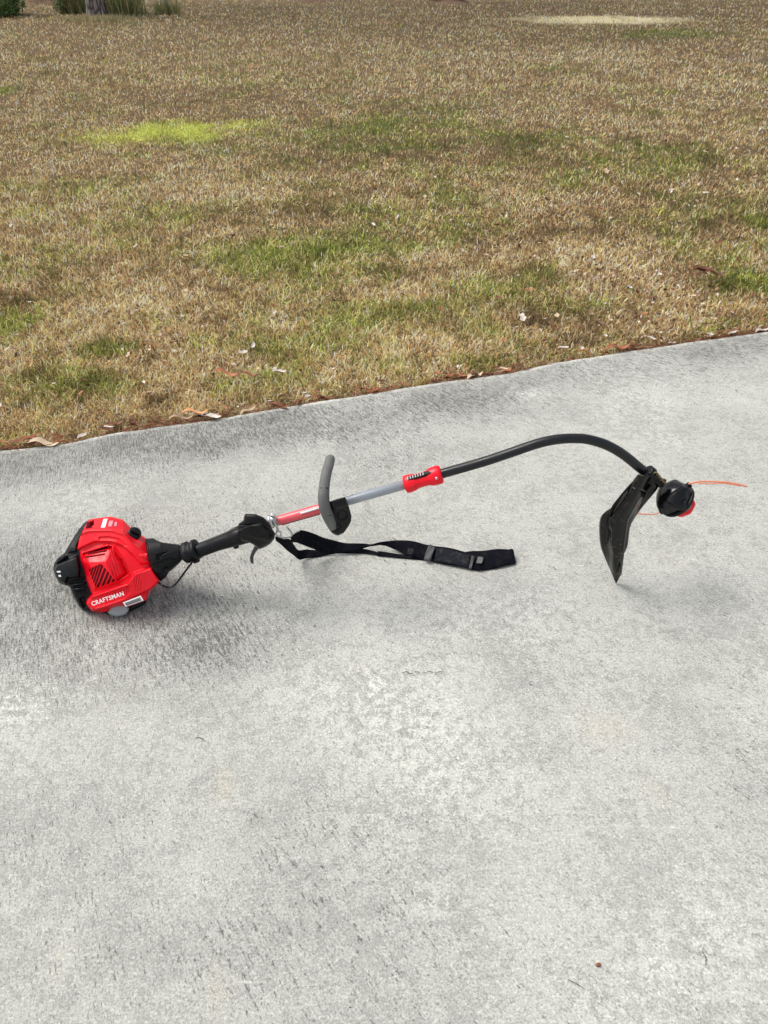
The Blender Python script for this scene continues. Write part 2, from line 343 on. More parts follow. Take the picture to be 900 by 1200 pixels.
# ---------------------------------------------------------------- driveway slab
sx = np.concatenate([[-9, -5, -3.2], np.arange(-2.6, 3.4, .025), [4, 6, 9]])
tt = np.concatenate([[0.0, .004, .012], np.linspace(.03, 1, 110)**1.0])
V = []
YN = -4.0
Xs = np.repeat(sx[None], len(tt), 0)
E = edge_y(sx)[None]
d_in = (tt**1.5)[:, None]*(E-YN)
d_in[1] = .004; d_in[2] = .014; d_in[0] = 0
Ys = E-d_in
Zs = np.zeros_like(Ys); Zs[0] = -.010; Zs[1] = -.0035
Zs[3:] += (fbm(Xs[3:]*1.1, Ys[3:]*1.1, 81, 3)-.5)*.004
top = np.stack([Xs, Ys, Zs], -1)
skirt = top[0].copy(); skirt[:, 2] = -.14
grid = np.concatenate([skirt[None], top], 0)
r_, c_ = grid.shape[:2]; idx = np.arange(r_*c_).reshape(r_, c_)
F = np.stack([idx[:-1, :-1], idx[1:, :-1], idx[1:, 1:], idx[:-1, 1:]], -1).reshape(-1, 4)
dme = mesh_np('driveway', grid.reshape(-1, 3), F, np.full(len(F), 4), [M['concrete']])
x_, y_ = grid[..., 0], grid[..., 1]
def spot(u, v, du, dv, soft=.95): return blob(x_, y_, u, v, du, dv, soft)
dist = E-y_
st_ = .18+(fbm(x_*1.2, y_*1.2, 91, 4)-.5)*.9
st_ = st_ + .55*sstep(.42, .10, dist)*(.6+.8*fbm(x_*3, y_*3, 92)) - 1.2*sstep(.030, .004, dist)
for (u, v, du, dv, a) in [(90, 730, 210, 95, .55), (60, 660, 120, 60, .45), (260, 750, 110, 40, .35), (300, 500, 120, 30, .5), (230, 515, 60, 25, .4), (480, 530, 130, 30, .25), (700, 480, 200, 40, .15), (560, 480, 90, 25, .45), (700, 670, 60, 20, .3),
                          (230, 1110, 170, 60, .35), (60, 1000, 120, 60, .15), (620, 800, 60, 60, .2), (880, 930, 120, 80, .25), (380, 990, 120, 90, .2), (470, 1080, 70, 120, .25),
                          (150, 600, 100, 40, .1), (100, 870, 170, 50, -.2), (450, 850, 170, 110, -.35), (700, 700, 200, 60, -.15), (560, 590, 110, 30, -.2), (720, 1000, 180, 150, -.25), (100, 590, 130, 25, -.2)]:
    st_ = st_ + a*spot(u, v, du, dv)
pl = (fbm(x_*2.2, y_*2.2, 95, 4)-.52)*1.6
for (u, v, du, dv, a) in [(20, 835, 50, 26, .35), (60, 815, 80, 16, .25), (440, 800, 14, 26, .8), (560, 830, 120, 60, .25), (620, 462, 28, 7, 1.2), (540, 870, 70, 100, .15), (110, 760, 8, 20, .9), (22, 815, 8, 18, 1), (470, 1168, 18, 14, .9), (520, 1070, 60, 30, .5), (860, 470, 60, 8, .5), (320, 605, 80, 10, .4), (760, 590, 80, 10, .4), (840, 1110, 60, 40, .3)]:
    pl = pl + a*spot(u, v, du, dv)
pl = pl+1.3*sstep(.028, .004, dist)*sstep(.3, .6, fbm(x_*14, y_*14, 96))
rs = np.zeros_like(x_)
for (u, v, du, dv, a) in [(705, 850, 26, 14, .45), (700, 845, 10, 8, .4), (257, 924, 7, 8, .8), (130, 1118, 14, 8, .5), (775, 930, 8, 4, .5), (75, 1125, 10, 8, .4), (250, 1155, 8, 5, .7)]:
    rs = rs + a*spot(u, v, du, dv)
a_ = dme.attributes.new('broom', 'FLOAT', 'POINT'); xa = np.maximum(x_, -1.45)
a_.data.foreach_set('value', (y_+np.log(.72+.42*xa)/.42+(x_-xa)*8).astype(np.float32).ravel())
for nm, arr in (('stain', st_), ('pale', pl), ('rust', rs)):
    a = dme.attributes.new(nm, 'FLOAT', 'POINT'); a.data.foreach_set('value', np.clip(arr, 0, 1).astype(np.float32).ravel())
tag(link('driveway', dme), kind='structure')

# ---------------------------------------------------------------- grass blades
def make_blades(P, L_, W_, tint, lean, name, parent=None):
    n = len(P); a = rng.random(n)*2*np.pi; tilt = lean
    dx, dy = np.cos(a), np.sin(a)
    b = rng.random(n)*2*np.pi; wx, wy = np.cos(b), np.sin(b)
    h = L_*np.cos(tilt); r = L_*np.sin(tilt)
    v = np.zeros((n, 5, 3), dtype=np.float32)
    base = P
    half = (W_/2)[:, None]*np.stack([wx, wy, np.zeros(n)], -1)
    v[:, 0] = base-half; v[:, 1] = base+half
    mid = base+np.stack([dx*r*.4, dy*r*.4, h*.62], -1)
    v[:, 2] = mid+half*.8; v[:, 3] = mid-half*.8
    v[:, 4] = base+np.stack([dx*r, dy*r, h*.92], -1)
    i0 = (np.arange(n)*5)[:, None]
    q = i0+np.array([[0, 1, 2, 3]]); t = i0+np.array([[3, 2, 4]])
    flat = np.concatenate([q, t], 1).ravel(); sizes = np.tile([4, 3], n)
    me = mesh_np(name, v.reshape(-1, 3), flat, sizes, [M['blade']], smooth=False)
    col = np.ones((n, 5, 4), dtype=np.float32); col[:, :, :3] = tint[:, None, :]
    ca = me.color_attributes.new('tint', 'FLOAT_COLOR', 'POINT'); ca.data.foreach_set('color', col.ravel())
    return me
NB = 620000
u = rng.random(NB)*1360-230; v = -45+rng.random(NB)**.92*640
NS = 240000; su = rng.random(NS)*1500; u = np.concatenate([u, np.where(rng.random(NS) < .5, -230-su, 1130+su)]); v = np.concatenate([v, -45+rng.random(NS)**.92*640])
yy = (v-600)/FPX; down = st+yy*ct; dd = (CAM_H-LZ)/down
px = (u-450)/FPX*dd; py = (ct-yy*st)*dd
keep = (py > edge_y(px)+.004)
px, py, dd = px[keep], py[keep], dd[keep]
n = len(px)
g, s, sun_lime, pale, grey = fields(px, py)
isg = rng.random(n) < g*.85
t1 = GREENS[rng.integers(0, 4, n)]; t2 = STRAWS[rng.choice(6, n, p=[.28, .22, .14, .10, .16, .10])]
tint = np.where(isg[:, None], t1, t2)
tint = np.where((~isg & (rng.random(n) < g*.8))[:, None], tint*.6+t1*.4, tint)
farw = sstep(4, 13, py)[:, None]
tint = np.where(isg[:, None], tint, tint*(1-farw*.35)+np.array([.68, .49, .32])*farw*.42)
tint = tint*(1+np.clip(s, -.5, .6)*.45)[:, None]
isl = rng.random(n) < sun_lime*.72
tint = np.where(isl[:, None], np.array([.68, .66, .17])*(.75+.5*rng.random(n))[:, None], tint)  # blades in the sun patch carry its light in their tint
isp = rng.random(n) < pale*.8
tint = np.where(isp[:, None], np.array([.88, .80, .52])*(.85+.25*rng.random(n))[:, None], tint)
isy = rng.random(n) < grey*.8
tint = np.where(isy[:, None], np.array([.33, .29, .27])*(.6+.8*rng.random(n))[:, None], tint)
clump = fbm(px*15, py*10, 51, 3); cl2 = fbm(px*4.2, py*3.4, 57, 4); tone = 1+(clump-.5)*1.3+(cl2-.5)*1.1
for (u_, v_, du, dv, a) in DARK: tone = tone-a*blob(px, py, u_, v_, du, dv)
for (u_, v_, du, dv, a) in LITE: tone = tone+a*blob(px, py, u_, v_, du, dv)
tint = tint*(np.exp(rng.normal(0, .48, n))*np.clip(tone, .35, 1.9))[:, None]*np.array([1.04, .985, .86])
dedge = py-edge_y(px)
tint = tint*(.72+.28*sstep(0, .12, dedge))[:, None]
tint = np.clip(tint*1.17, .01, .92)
lg = (.016+.029*rng.random(n)**1.5)*(1+.25*isg)*(1+.35*(dd > 8))
wd = .0022*(1+.75*rng.random(n))*np.clip(dd/3.0, 1, 5)**.85*np.where((u[keep] < -230) | (u[keep] > 1130), 1.7, 1)[:n]
ne = 5200; pxe = rng.uniform(-2.0, 2.6, ne); ke = fbm(pxe*6, pxe*0+2, 15); pxe = pxe[rng.random(ne) < sstep(.3, .6, ke)]; ne = len(pxe)
pye = edge_y(pxe)+np.abs(rng.normal(0, .012, ne))+.002
px = np.concatenate([px, pxe]); py = np.concatenate([py, pye]); n = len(px)
tint = np.concatenate([tint, np.clip(np.where((rng.random(ne) < .35)[:, None], GREENS[rng.integers(0, 4, ne)]*.7, STRAWS[rng.integers(0, 6, ne)]*.75)*(.6+.7*rng.random(ne))[:, None], .01, .9)])
lg = np.concatenate([lg, rng.uniform(.03, .055, ne)]); wd = np.concatenate([wd, rng.uniform(.002, .0035, ne)])
lean = np.where(rng.random(n) < .45, 1.0+.45*rng.random(n), .25+.75*rng.random(n))
pz = lawn_z(px, py)
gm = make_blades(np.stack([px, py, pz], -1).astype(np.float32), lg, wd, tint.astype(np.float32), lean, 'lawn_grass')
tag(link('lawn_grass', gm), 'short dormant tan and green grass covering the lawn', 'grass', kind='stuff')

# ---------------------------------------------------------------- generic builders
def catmull(pts, k=8):
    pts = [Vector(p) for p in pts]; out = []
    n = len(pts)
    for i in range(n-1):
        p0 = pts[max(i-1, 0)]; p1 = pts[i]; p2 = pts[i+1]; p3 = pts[min(i+2, n-1)]
        for j in range(k):
            t = j/k
            out.append(.5*((2*p1)+(p2-p0)*t+(2*p0-5*p1+4*p2-p3)*t*t+(3*p1-p0-3*p2+p3)*t**3))
    out.append(pts[-1]); return out
def tube(name, pts, rad, mat, parent=None, k=8, seg=14, cap=True, rfn=None, smoothpath=True):
    n0 = len(pts)
    P = catmull(pts, k) if smoothpath and n0 > 2 else [Vector(p) for p in pts]
    if isinstance(rad, (int, float)): R = [rad]*len(P)
    else:
        t = np.linspace(0, n0-1, len(P)); R = list(np.interp(t, np.arange(n0), rad))
    vs = []; fs = []
    T0 = (P[1]-P[0]).normalized(); up = Vector((0, -.6, .8)); N_ = (up-T0*up.dot(T0)).normalized()
    for i, p in enumerate(P):
        T = (P[min(i+1, len(P)-1)]-P[max(i-1, 0)]).normalized()
        N_ = (N_-T*N_.dot(T)).normalized(); B = T.cross(N_)
        for j in range(seg):
            a = 2*math.pi*j/seg; r = R[i]*(rfn(i/(len(P)-1), a) if rfn else 1)
            vs.append(p+N_*math.cos(a)*r+B*math.sin(a)*r)
    for i in range(len(P)-1):
        for j in range(seg):
            a = i*seg+j; b = i*seg+(j+1) % seg; fs.append((a, b, b+seg, a+seg))
    if cap:
        for end, sgn in ((0, -1), (len(P)-1, 1)):
            T = (P[1]-P[0]).normalized() if end == 0 else (P[-1]-P[-2]).normalized()
            ring = [end*seg+j for j in range(seg)]; prev = ring
            for (sc, of) in ((.75, .45), (.4, .7)):
                new = []
                for j in range(seg):
                    q = P[end]+(vs[ring[j]]-P[end])*sc+T*sgn*R[end]*of*cap_k
                    vs.append(q); new.append(len(vs)-1)
                for j in range(seg): fs.append((prev[j], prev[(j+1) % seg], new[(j+1) % seg], new[j]))
                prev = new
            fs.append(tuple(prev))
    return obj_py(name, vs, fs, mat, parent)
cap_k = .35
def lathe(name, c, axis, prof, mat, parent=None, seg=32, rfn=None, smooth=True):
    axis = Vector(axis).normalized(); u_ = axis.orthogonal().normalized(); w_ = axis.cross(u_)
    vs = []; fs = []
    for i, (t, r) in enumerate(prof):
        for j in range(seg):
            a = 2*math.pi*j/seg; rr = r*(rfn(i/(len(prof)-1), a) if rfn else 1)
            vs.append(Vector(c)+axis*t+u_*math.cos(a)*rr+w_*math.sin(a)*rr)
    for i in range(len(prof)-1):
        for j in range(seg):
            a = i*seg+j; b = i*seg+(j+1) % seg; fs.append((a, b, b+seg, a+seg))
    fs.append(tuple(range(seg))); fs.append(tuple((len(prof)-1)*seg+j for j in range(seg)))
    return obj_py(name, vs, fs, mat, parent, smooth)
class Crop:       # reads points off an enlarged crop of the photograph
    def __init__(s, ox, oy, k): s.ox, s.oy, s.k = ox, oy, k
    def __call__(s, p): return (s.ox+p[0]/s.k, s.oy+p[1]/s.k)
C1 = Crop(50, 590, 5.0); C2 = Crop(200, 590, 6.0); C3 = Crop(310, 530, 6.43); C4 = Crop(420, 500, 4.5); C5 = Crop(600, 490, 5.0); C6 = Crop(680, 530, 4.286); C7 = Crop(690, 540, 6.43)
def round_outline(pts, n, r=.25):
    """corner-cut the outline once, then resample it evenly"""
    P = [np.array(p, float) for p in pts]; Q = []
    if r < 0:
        for _ in range(2): P = [q for i in range(len(P)) for q in (P[i-1]*.25+P[i]*.75, P[i]*.75+P[(i+1) % len(P)]*.25)]
        r = .1
    m = len(P)
    for i in range(m):
        a, b, c = P[i-1], P[i], P[(i+1) % m]
        for t in (r, r*.35): Q.append(b+(a-b)*t*(1 if t == r else .35))
        for t in (r*.35, r): Q.append(b+(c-b)*t*(1 if t == r else .35))
    Q = np.array(Q); D = np.linalg.norm(np.roll(Q, -1, 0)-Q, axis=1); cum = np.concatenate([[0], np.cumsum(D)])
    QQ = np.concatenate([Q, Q[:1]]); s_ = np.linspace(0, cum[-1], n, endpoint=False)
    return np.stack([np.interp(s_, cum, QQ[:, 0]), np.interp(s_, cum, QQ[:, 1])], -1)
def seg_dist(p, poly):
    a = poly; b = np.roll(poly, -1, 0); d = np.full(p.shape[:-1], 1e9)
    for i in range(len(a)):
        ab = b[i]-a[i]; L2 = max((ab**2).sum(), 1e-9)
        t = np.clip(((p-a[i])@ab)/L2, 0, 1); q = a[i]+t[..., None]*ab
        d = np.minimum(d, np.linalg.norm(p-q, axis=-1))
    return d
def sdf(p, poly):      # positive inside
    poly = np.array(poly, float); d = seg_dist(p, poly)
    inside = np.zeros(p.shape[:-1], bool); x, y = p[..., 0], p[..., 1]
    j = len(poly)-1
    for i in range(len(poly)):
        xi, yi = poly[i]; xj, yj = poly[j]
        cnd = ((yi > y) != (yj > y)) & (x < (xj-xi)*(y-yi)/((yj-yi) if abs(yj-yi) > 1e-9 else 1e-9)+xi)
        inside ^= cnd; j = i
    return np.where(inside, d, -d)
def relief(name, crop, outline, centre, fn, mat, parent, depth, back, nth=200, nt_=36, rnd=14, rdepth=.012, r=.25, shrink=.8, shift=(0, 0)):
    """a solid whose front follows fn (metres towards the viewer) and whose sides run back by `back` metres"""
    B = round_outline(outline, nth, r); c = np.array(centre, float)
    T = np.sin(np.linspace(.02, 1, nt_)*np.pi/2)
    G = c+(B-c)[None]*T[:, None, None]
    d = seg_dist(G, np.array(outline, float)); d[-1] = 0
    k = np.clip(1-d/rnd, 0, 1)
    nn = fn(G) - rdepth*(1-np.sqrt(1-k**2*.999))
    rings = [G]; ns = [nn]
    last = nn[-1]
    for f_, sc in ((.15, 1.0), (.5, .5+.5*shrink+.02), (.85, shrink), (1.0, shrink*.75)):
        rings.append((c+(B-c)*(1-(1-sc)) + np.array(shift)*f_)[None]); ns.append((last*(1-f_)-back*f_)[None])
    G = np.concatenate(rings); nn = np.concatenate(ns)
    dep = depth(G) if callable(depth) else depth
    uu = crop.ox+G[..., 0]/crop.k; vv = crop.oy+G[..., 1]/crop.k; D = dep-nn
    x = (uu-450)/FPX; y = (vv-600)/FPX
    W_ = np.stack([x*D, (ct-y*st)*D, CAM_H-(st+y*ct)*D], -1); W_[..., 2] = np.maximum(W_[..., 2], .002)
    R_ = W_.shape[0]; vs = W_.reshape(-1, 3); i = np.arange(R_*nth).reshape(R_, nth); nx_ = np.roll(i, -1, 1)
    F = np.stack([i[:-1], nx_[:-1], nx_[1:], i[1:]], -1).reshape(-1, 4)
    me = bpy.data.meshes.new(name); faces = [tuple(f) for f in F]+[tuple(i[0][::-1]), tuple(i[-1])]
    return obj_py(name, vs, faces, mat, parent)
def plate(name, crop, pts, dfn, thick, mat, parent, bevel=0, smooth=False):
    """flat piece: outline at depth dfn(p) and a thickness away from the viewer"""
    F_ = []; B_ = []
    for p in pts:
        u, v = crop(p); d = dfn(p) if callable(dfn) else dfn
        F_.append(at_depth(u, v, d)); B_.append(at_depth(u, v, d+thick))
    for q in F_+B_: q.z = max(q.z, .002)
    n = len(pts); fs = [tuple(range(n)), tuple(reversed(range(n, 2*n)))]+[(i, (i+1) % n, n+(i+1) % n, n+i) for i in range(n)]
    return obj_py(name, F_+B_, fs, mat, parent, smooth=smooth, bevel=bevel)

# ================================================================ STRING TRIMMER
troot = empty('string_trimmer', at_z(140, 715))
tag(troot, 'red and black petrol string trimmer with curved shaft lying across the concrete driveway', 'string trimmer')
ED = 1.93
# ---- engine shroud
def shroud_h(p):
    x, y = p[..., 0], p[..., 1]
    h = .030*np.exp(-(((x-430)/230)**2+((y-370)/230)**2))
    # top face falls away behind the upper ridge
    rid = np.interp(x, [200, 262, 300, 400, 470, 530, 575, 612, 700], [180, 152, 148, 148, 168, 228, 262, 285, 330])
    h = h-.00055*np.clip(rid-y, 0, 90)
    h = h+.006*np.exp(-((y-rid-6)/9)**2)
    # second, lower ridge (curved step)
    r2 = np.interp(x, [200, 215, 300, 400, 470, 530, 570, 640, 700], [275, 268, 228, 225, 252, 305, 355, 350, 350])
    h = h+.011*sstep(-6, 10, r2-y)*sstep(-4, 14, y-rid)
    # vent box
    box = [(232, 290), (385, 240), (420, 254), (470, 330), (505, 415), (440, 462), (300, 505), (262, 390), (240, 352)]
    sd_ = sdf(p, box); h = h+.017*sstep(-14, 34, sd_)
    tf = [(232, 290), (388, 244), (410, 250), (368, 340), (245, 356)]
    h = h-.00022*np.clip(345-y, 0, 110)*sstep(0, 6, sdf(p, tf))
    gr = [(262, 385), (345, 350), (435, 456), (310, 500)]
    h = h-.003*sstep(0, 8, sdf(p, gr))
    rf = [(352, 350), (405, 250), (470, 330), (505, 415), (440, 458)]
    sr = sstep(0, 6, sdf(p, rf)); h = h-.00020*np.clip(x-370-(y-350)*.3, 0, 140)*sr
    q = (x*.96-y*.28); h = h-.0016*sr*(np.abs(np.mod(q, 17)-8.5) < 2.2)*(x > 395)
    # arm / name band
    arm = [(262, 560), (290, 532), (490, 462), (538, 402), (640, 368), (700, 455), (655, 495), (625, 520), (615, 575), (470, 600), (285, 632), (250, 590)]
    h = h+.020*sstep(-3, 14, sdf(p, arm))
    plt_ = [(258, 578), (275, 556), (480, 490), (512, 478), (520, 520), (480, 560), (285, 628)]
    h = h-.0045*sstep(0, 6, sdf(p, plt_))
    low = [(500, 560), (620, 500), (640, 600), (300, 700), (280, 630)]
    h = h-.012*sstep(0, 14, sdf(p, low))
    rr = [(525, 430), (575, 408), (590, 500), (545, 520)]
    h = h-.0016*sstep(0, 5, sdf(p, rr))*(np.abs(np.mod(x*.98+y*.15, 14)-7) < 2.4)
    # notch, shallow groove in the ridge
    h = h-.012*sstep(0, 6, sdf(p, [(225, 185), (300, 95), (305, 128), (250, 150), (232, 200)]))
    h = h-.004*sstep(0, 6, sdf(p, [(325, 195), (385, 190), (450, 205), (500, 250), (480, 255), (430, 222), (330, 216)]))
    h = h+.006*sstep(0, 8, sdf(p, [(560, 300), (628, 290), (632, 322), (600, 330)]))
    return h
sh_out = [(262, 98), (300, 88), (400, 77), (470, 95), (510, 135), (560, 172), (612, 208), (624, 300), (640, 370), (686, 457), (655, 490), (627, 515), (612, 566), (592, 572), (520, 600), (470, 612), (385, 632),
          (350, 640), (287, 631), (255, 590), (254, 572), (262, 556), (288, 532), (252, 450), (237, 390), (217, 352), (216, 290), (203, 268), (214, 210), (232, 168)]
shroud = relief('engine_cover', C1, sh_out, (430, 350), shroud_h, M['red'], troot, ED, .12, nth=420, nt_=120, rnd=16, rdepth=.014, r=.2, shrink=.82)
def shd(p, off=0.0):
    return ED - float(shroud_h(np.array([[p]], float))[0, 0]) - off
def surf_strip(name, crop, poly, off, mat, parent, thick=.002):
    m = len(poly)//2; Lf = [np.array(q, float) for q in poly[:m]]; Rt = [np.array(q, float) for q in poly[m:]][::-1]
    def walk(P, t):
        k = t*(len(P)-1); i = min(int(k), len(P)-2); return P[i]*(1-(k-i))+P[i+1]*(k-i)
    vs = []; fs = []; n = 14; w_ = 3
    for i in range(n+1):
        a, b = walk(Lf, i/n), walk(Rt, i/n)
        for j in range(w_+1):
            p = a*(1-j/w_)+b*(j/w_); vs.append(at_depth(*crop(p), shd(p, off)))
    for i in range(n):
        for j in range(w_):
            q = i*(w_+1)+j; fs.append((q, q+1, q+w_+2, q+w_+1))
    o = obj_py(name, vs, fs, mat, parent); mo = o.modifiers.new('thickness', 'SOLIDIFY'); mo.thickness = thick; mo.offset = 0
    return o
# grille slots (dark openings between red bars)
A, B_, C_, D_ = np.array((268, 388.)), np.array((345, 356.)), np.array((427, 456.)), np.array((313, 494.))
for i in range(9):
    t0 = (i+.22)/9; t1 = (i+.72)/9
    def edgept(t):        # walks A->B->C on the upper edge and A->D->C on the lower edge
        up = A+(B_-A)*min(t*2.1, 1) if t*2.1 <= 1 else B_+(C_-B_)*((t*2.1-1)/1.1)
        lo = A+(D_-A)*min(t*1.75, 1) if t*1.75 <= 1 else D_+(C_-D_)*((t*1.75-1)/.75)
        return up, lo
    (u0, l0), (u1, l1) = edgept(t0), edgept(t1)
    surf_strip('vent_slot', C1, [tuple(u0), tuple(l0), tuple(l1), tuple(u1)], .0004, M['slot'], shroud)
for (a, b) in (((303, 272), (383, 258)), ((268, 292), (376, 274)), ((250, 311), (366, 293))):
    surf_strip('vent_slot', C1, [a, b, (b[0]-3, b[1]+7), (a[0]-2, a[1]+8)], .0004, M['slot'], shroud)
# dark opening at the notch
surf_strip('air_gap', C1, [(262, 112), (300, 98), (292, 140), (252, 148)], .0008, M['slot'], shroud)
# name plate with lettering
def text_on(name, txt, crop, p0, p1, hgt, depthv, mat, parent, shear=0, ext=.0006, off=.0):
    cu = bpy.data.curves.new(name, 'FONT'); cu.body = txt; cu.extrude = ext; cu.offset = off; cu.size = 1; cu.shear = shear; cu.space_character = 1.08
    o = bpy.data.objects.new(name, cu); COL.objects.link(o); bpy.context.view_layer.update()
    me = bpy.data.meshes.new_from_object(o.evaluated_get(bpy.context.evaluated_depsgraph_get())); bpy.data.objects.remove(o); bpy.data.curves.remove(cu)
    co = np.zeros(len(me.vertices)*3); me.vertices.foreach_get('co', co); co = co.reshape(-1, 3)
    mn, mx = co.min(0), co.max(0)
    a = at_depth(*crop(p0), depthv(p0)); b = at_depth(*crop(p1), depthv(p1))
    X_ = (b-a); Ln = X_.length; X_.normalize(); view = (a-Vector((0, 0, CAM_H))).normalized()
    Yv = X_.cross(view).normalized()
    if Yv.z < 0: Yv = -Yv
    Zv = -view; Hm = hgt/crop.k/FPX*depthv(p0)
    out = []
    for q in co:
        s_ = (q[0]-mn[0])/(mx[0]-mn[0])*Ln; t_ = (q[1]-mn[1])/(mx[1]-mn[1])*Hm; out.append(a+X_*s_+Yv*t_+Zv*(q[2]/ext*.0005))
    for i, q in enumerate(out): me.vertices[i].co = q
    me.materials.clear()
    return child(name, me, parent, mat)
text_on('brand_lettering', 'CRAFTSMAN', C1, (291, 601), (478, 539), 26, lambda p: ED-.052, M['white'], shroud, off=.018)
st_pts = [(470, 580), (574, 540), (591, 569), (487, 606)]
stk = plate('warning_sticker', C1, st_pts, ED-.0475, .0015, M['white'], shroud)
plate('sticker_print', C1, [(478, 583), (571, 548), (583, 568), (489, 600)], ED-.0482, .001, M['sticker'], stk)
for k in range(4):
    o0 = k*4.6
    plate('sticker_print', C1, [(482+o0*.5, 584+o0), (568+o0*.5, 552+o0), (569+o0*.5, 554+o0), (483+o0*.5, 586+o0)], ED-.0488, .0008, M['ink'], stk)
# top stripes
for poly in ([(357, 92), (381, 90), (366, 142), (341, 143)], [(391, 103), (413, 101), (407, 135), (384, 136)], [(422, 110), (436, 109), (432, 135), (420, 134)]):
    surf_strip('top_decal', C1, poly, .0012, M['white' if poly[0][0] < 380 else 'pink'], shroud, .0015)
# black control knob
kp = at_depth(*C1((537, 178)), shd((537, 178), .006))
kax = (Vector((0, 0, CAM_H))-kp).normalized()*.55+Vector((.42, -.05, .62))
knob = lathe('choke_dial', kp, kax, [(-.012, .0145), (.002, .0165), (.006, .0165), (.008, .0145), (.0085, .004)], M['black_gloss'], troot, 28, rfn=lambda t, a: 1+.02*math.sin(a*12))
kx = kax.normalized()
for sgn in (-1, 1):
    tube('dial_ridge', [kp+kx*.009+Vector((-.011, 0, .009)), kp+kx*.009+Vector((.010, 0, -.010))] if sgn > 0 else [kp+kx*.0085+Vector((-.004, -.004, .011)), kp+kx*.0085+Vector((.013, -.004, -.003))], .0022, M['black'], knob, smoothpath=False, seg=8)
# ---- black rear housing
def rear_h(p):
    x, y = p[..., 0], p[..., 1]
    h = .010+.020*np.exp(-(((x-170)/110)**2+((y-400)/140)**2))
    cap = [(100, 345), (205, 300), (222, 385), (215, 440), (150, 440), (135, 478), (95, 465), (68, 418), (62, 388), (80, 355)]
    h = h+.020*sstep(-2, 14, sdf(p, cap))
    lob = [(72, 345), (90, 318), (125, 300), (150, 305), (120, 335), (80, 360)]
    h = h+.010*sstep(0, 8, sdf(p, lob)); h = h-.003*sstep(2, 5, sdf(p, lob))*(np.mod(x*.6+y, 11) < 4)
    for yc in (441, 474, 500, 525):
        h = h+.006*np.exp(-((y-yc+(x-190)*.12)/5.5)**2)*sstep(145, 160, x)*sstep(262, 240, x)
    h = h-.00012*np.clip(260-y, 0, 160)
    h = h-.008*sstep(0, 6, sdf(p, [(210, 560), (245, 540), (262, 600), (240, 620)]))
    h = h+.005*sstep(0, 8, sdf(p, [(150, 250), (235, 140), (248, 152), (200, 250), (200, 285), (150, 290)]))
    return h
rear_out = [(243, 115), (262, 100), (300, 130), (300, 300), (300, 520), (300, 610), (285, 634), (240, 630), (212, 602), (180, 540), (158, 486), (130, 479), (95, 466), (72, 420), (61, 390), (68, 348), (88, 318), (128, 290), (158, 236), (190, 185), (213, 150)]
rear = relief('rear_housing', C1, rear_out, (205, 390), rear_h, M['black'], troot, ED+.012, .11, nth=300, nt_=70, rnd=16, rdepth=.014, shrink=.8, shift=(20, -5))
for poly in ([(80, 397), (108, 394), (108, 405), (86, 405)], [(91, 419), (115, 417), (112, 430), (95, 430)]):
    plate('choke_symbol', C1, poly, ED-.032, .001, M['white'], rear)
for (x0, y0, x1, y1) in ((150, 443, 212, 436), (170, 477, 232, 470), (172, 503, 240, 497)):
    a = at_depth(*C1((x0, y0)), ED-.027); b = at_depth(*C1((x1, y1)), ED-.027); tube('cooling_fin', [a, b], .0018, M['black_gloss'], rear, seg=8, smoothpath=False)
# ---- fuel tank
def dome(c, rx, ry, hh): return lambda p: hh*np.sqrt(np.clip(1-((p[..., 0]-c[0])/rx)**2-((p[..., 1]-c[1])/ry)**2, 0, 1))
relief('fuel_tank', C1, [(380, 640), (400, 605), (440, 590), (480, 592), (507, 612), (503, 632), (485, 652), (440, 664), (400, 655)], (440, 625), dome((440, 625), 90, 60, .006), M['tank'], troot, ED+.004, .06, nth=80, nt_=14, rnd=12, rdepth=.01)
relief('underside_cover', C1, [(330, 610), (620, 540), (640, 500), (600, 590), (500, 640), (450, 668), (395, 660), (340, 640)], (480, 612), lambda p: p[..., 0]*0, M['black'], troot, ED+.015, .08, nth=90, nt_=10)
relief('gearcase', C1, [(600, 480), (650, 480), (632, 520), (618, 560), (600, 560)], (620, 510), lambda p: p[..., 0]*0, M['tank'], troot, ED+.01, .05, nth=60, nt_=8)
# ---- neck / clutch cover
def neck_h(p):
    x, y = p[..., 0], p[..., 1]
    mid = np.interp(x, [600, 700, 800, 830], [320, 315, 290, 290]); hw = np.interp(x, [600, 690, 800, 830], [115, 120, 62, 55])
    h = .045*np.sqrt(np.clip(1-((y-mid)/hw)**2, 0, 1))*np.interp(x, [600, 700, 830], [1, .85, .55])
    h = h-.006*sstep(-2, 3, sdf(p, [(668, 300), (745, 280), (700, 300), (680, 335), (668, 330)]))
    h = h+.006*sstep(-3, 5, sdf(p, [(610, 200), (800, 236), (808, 300), (790, 330), (740, 322), (660, 352), (640, 352), (612, 230)]))
    h = h-.003*np.exp(-((np.hypot(x-728, y-392)-16)/3)**2)
    return h
relief('clutch_cover', C1, [(600, 205), (650, 203), (672, 218), (700, 228), (800, 240), (818, 262), (826, 320), (800, 352), (775, 375), (740, 402), (722, 432), (692, 457), (670, 440), (635, 370), (610, 300)], (700, 320), neck_h, M['black'], troot, ED-.002, .06, nth=220, nt_=50, rnd=9, rdepth=.010, shrink=.75)
bo = at_depth(*C1((728, 392)), ED-.030); lathe('screw', bo, Vector((0, 0, CAM_H))-bo, [(-.004, .0045), (.0015, .0045), (.002, .003)], M['black_gloss'], troot, 14)
for q in ((828, 368), (722, 380)):
    bo = at_depth(*C1(q), ED-.022); lathe('screw', bo, Vector((0, -.5, 1)), [(-.004, .003), (.001, .003), (.0015, .0018)], M['zinc'], troot, 12)
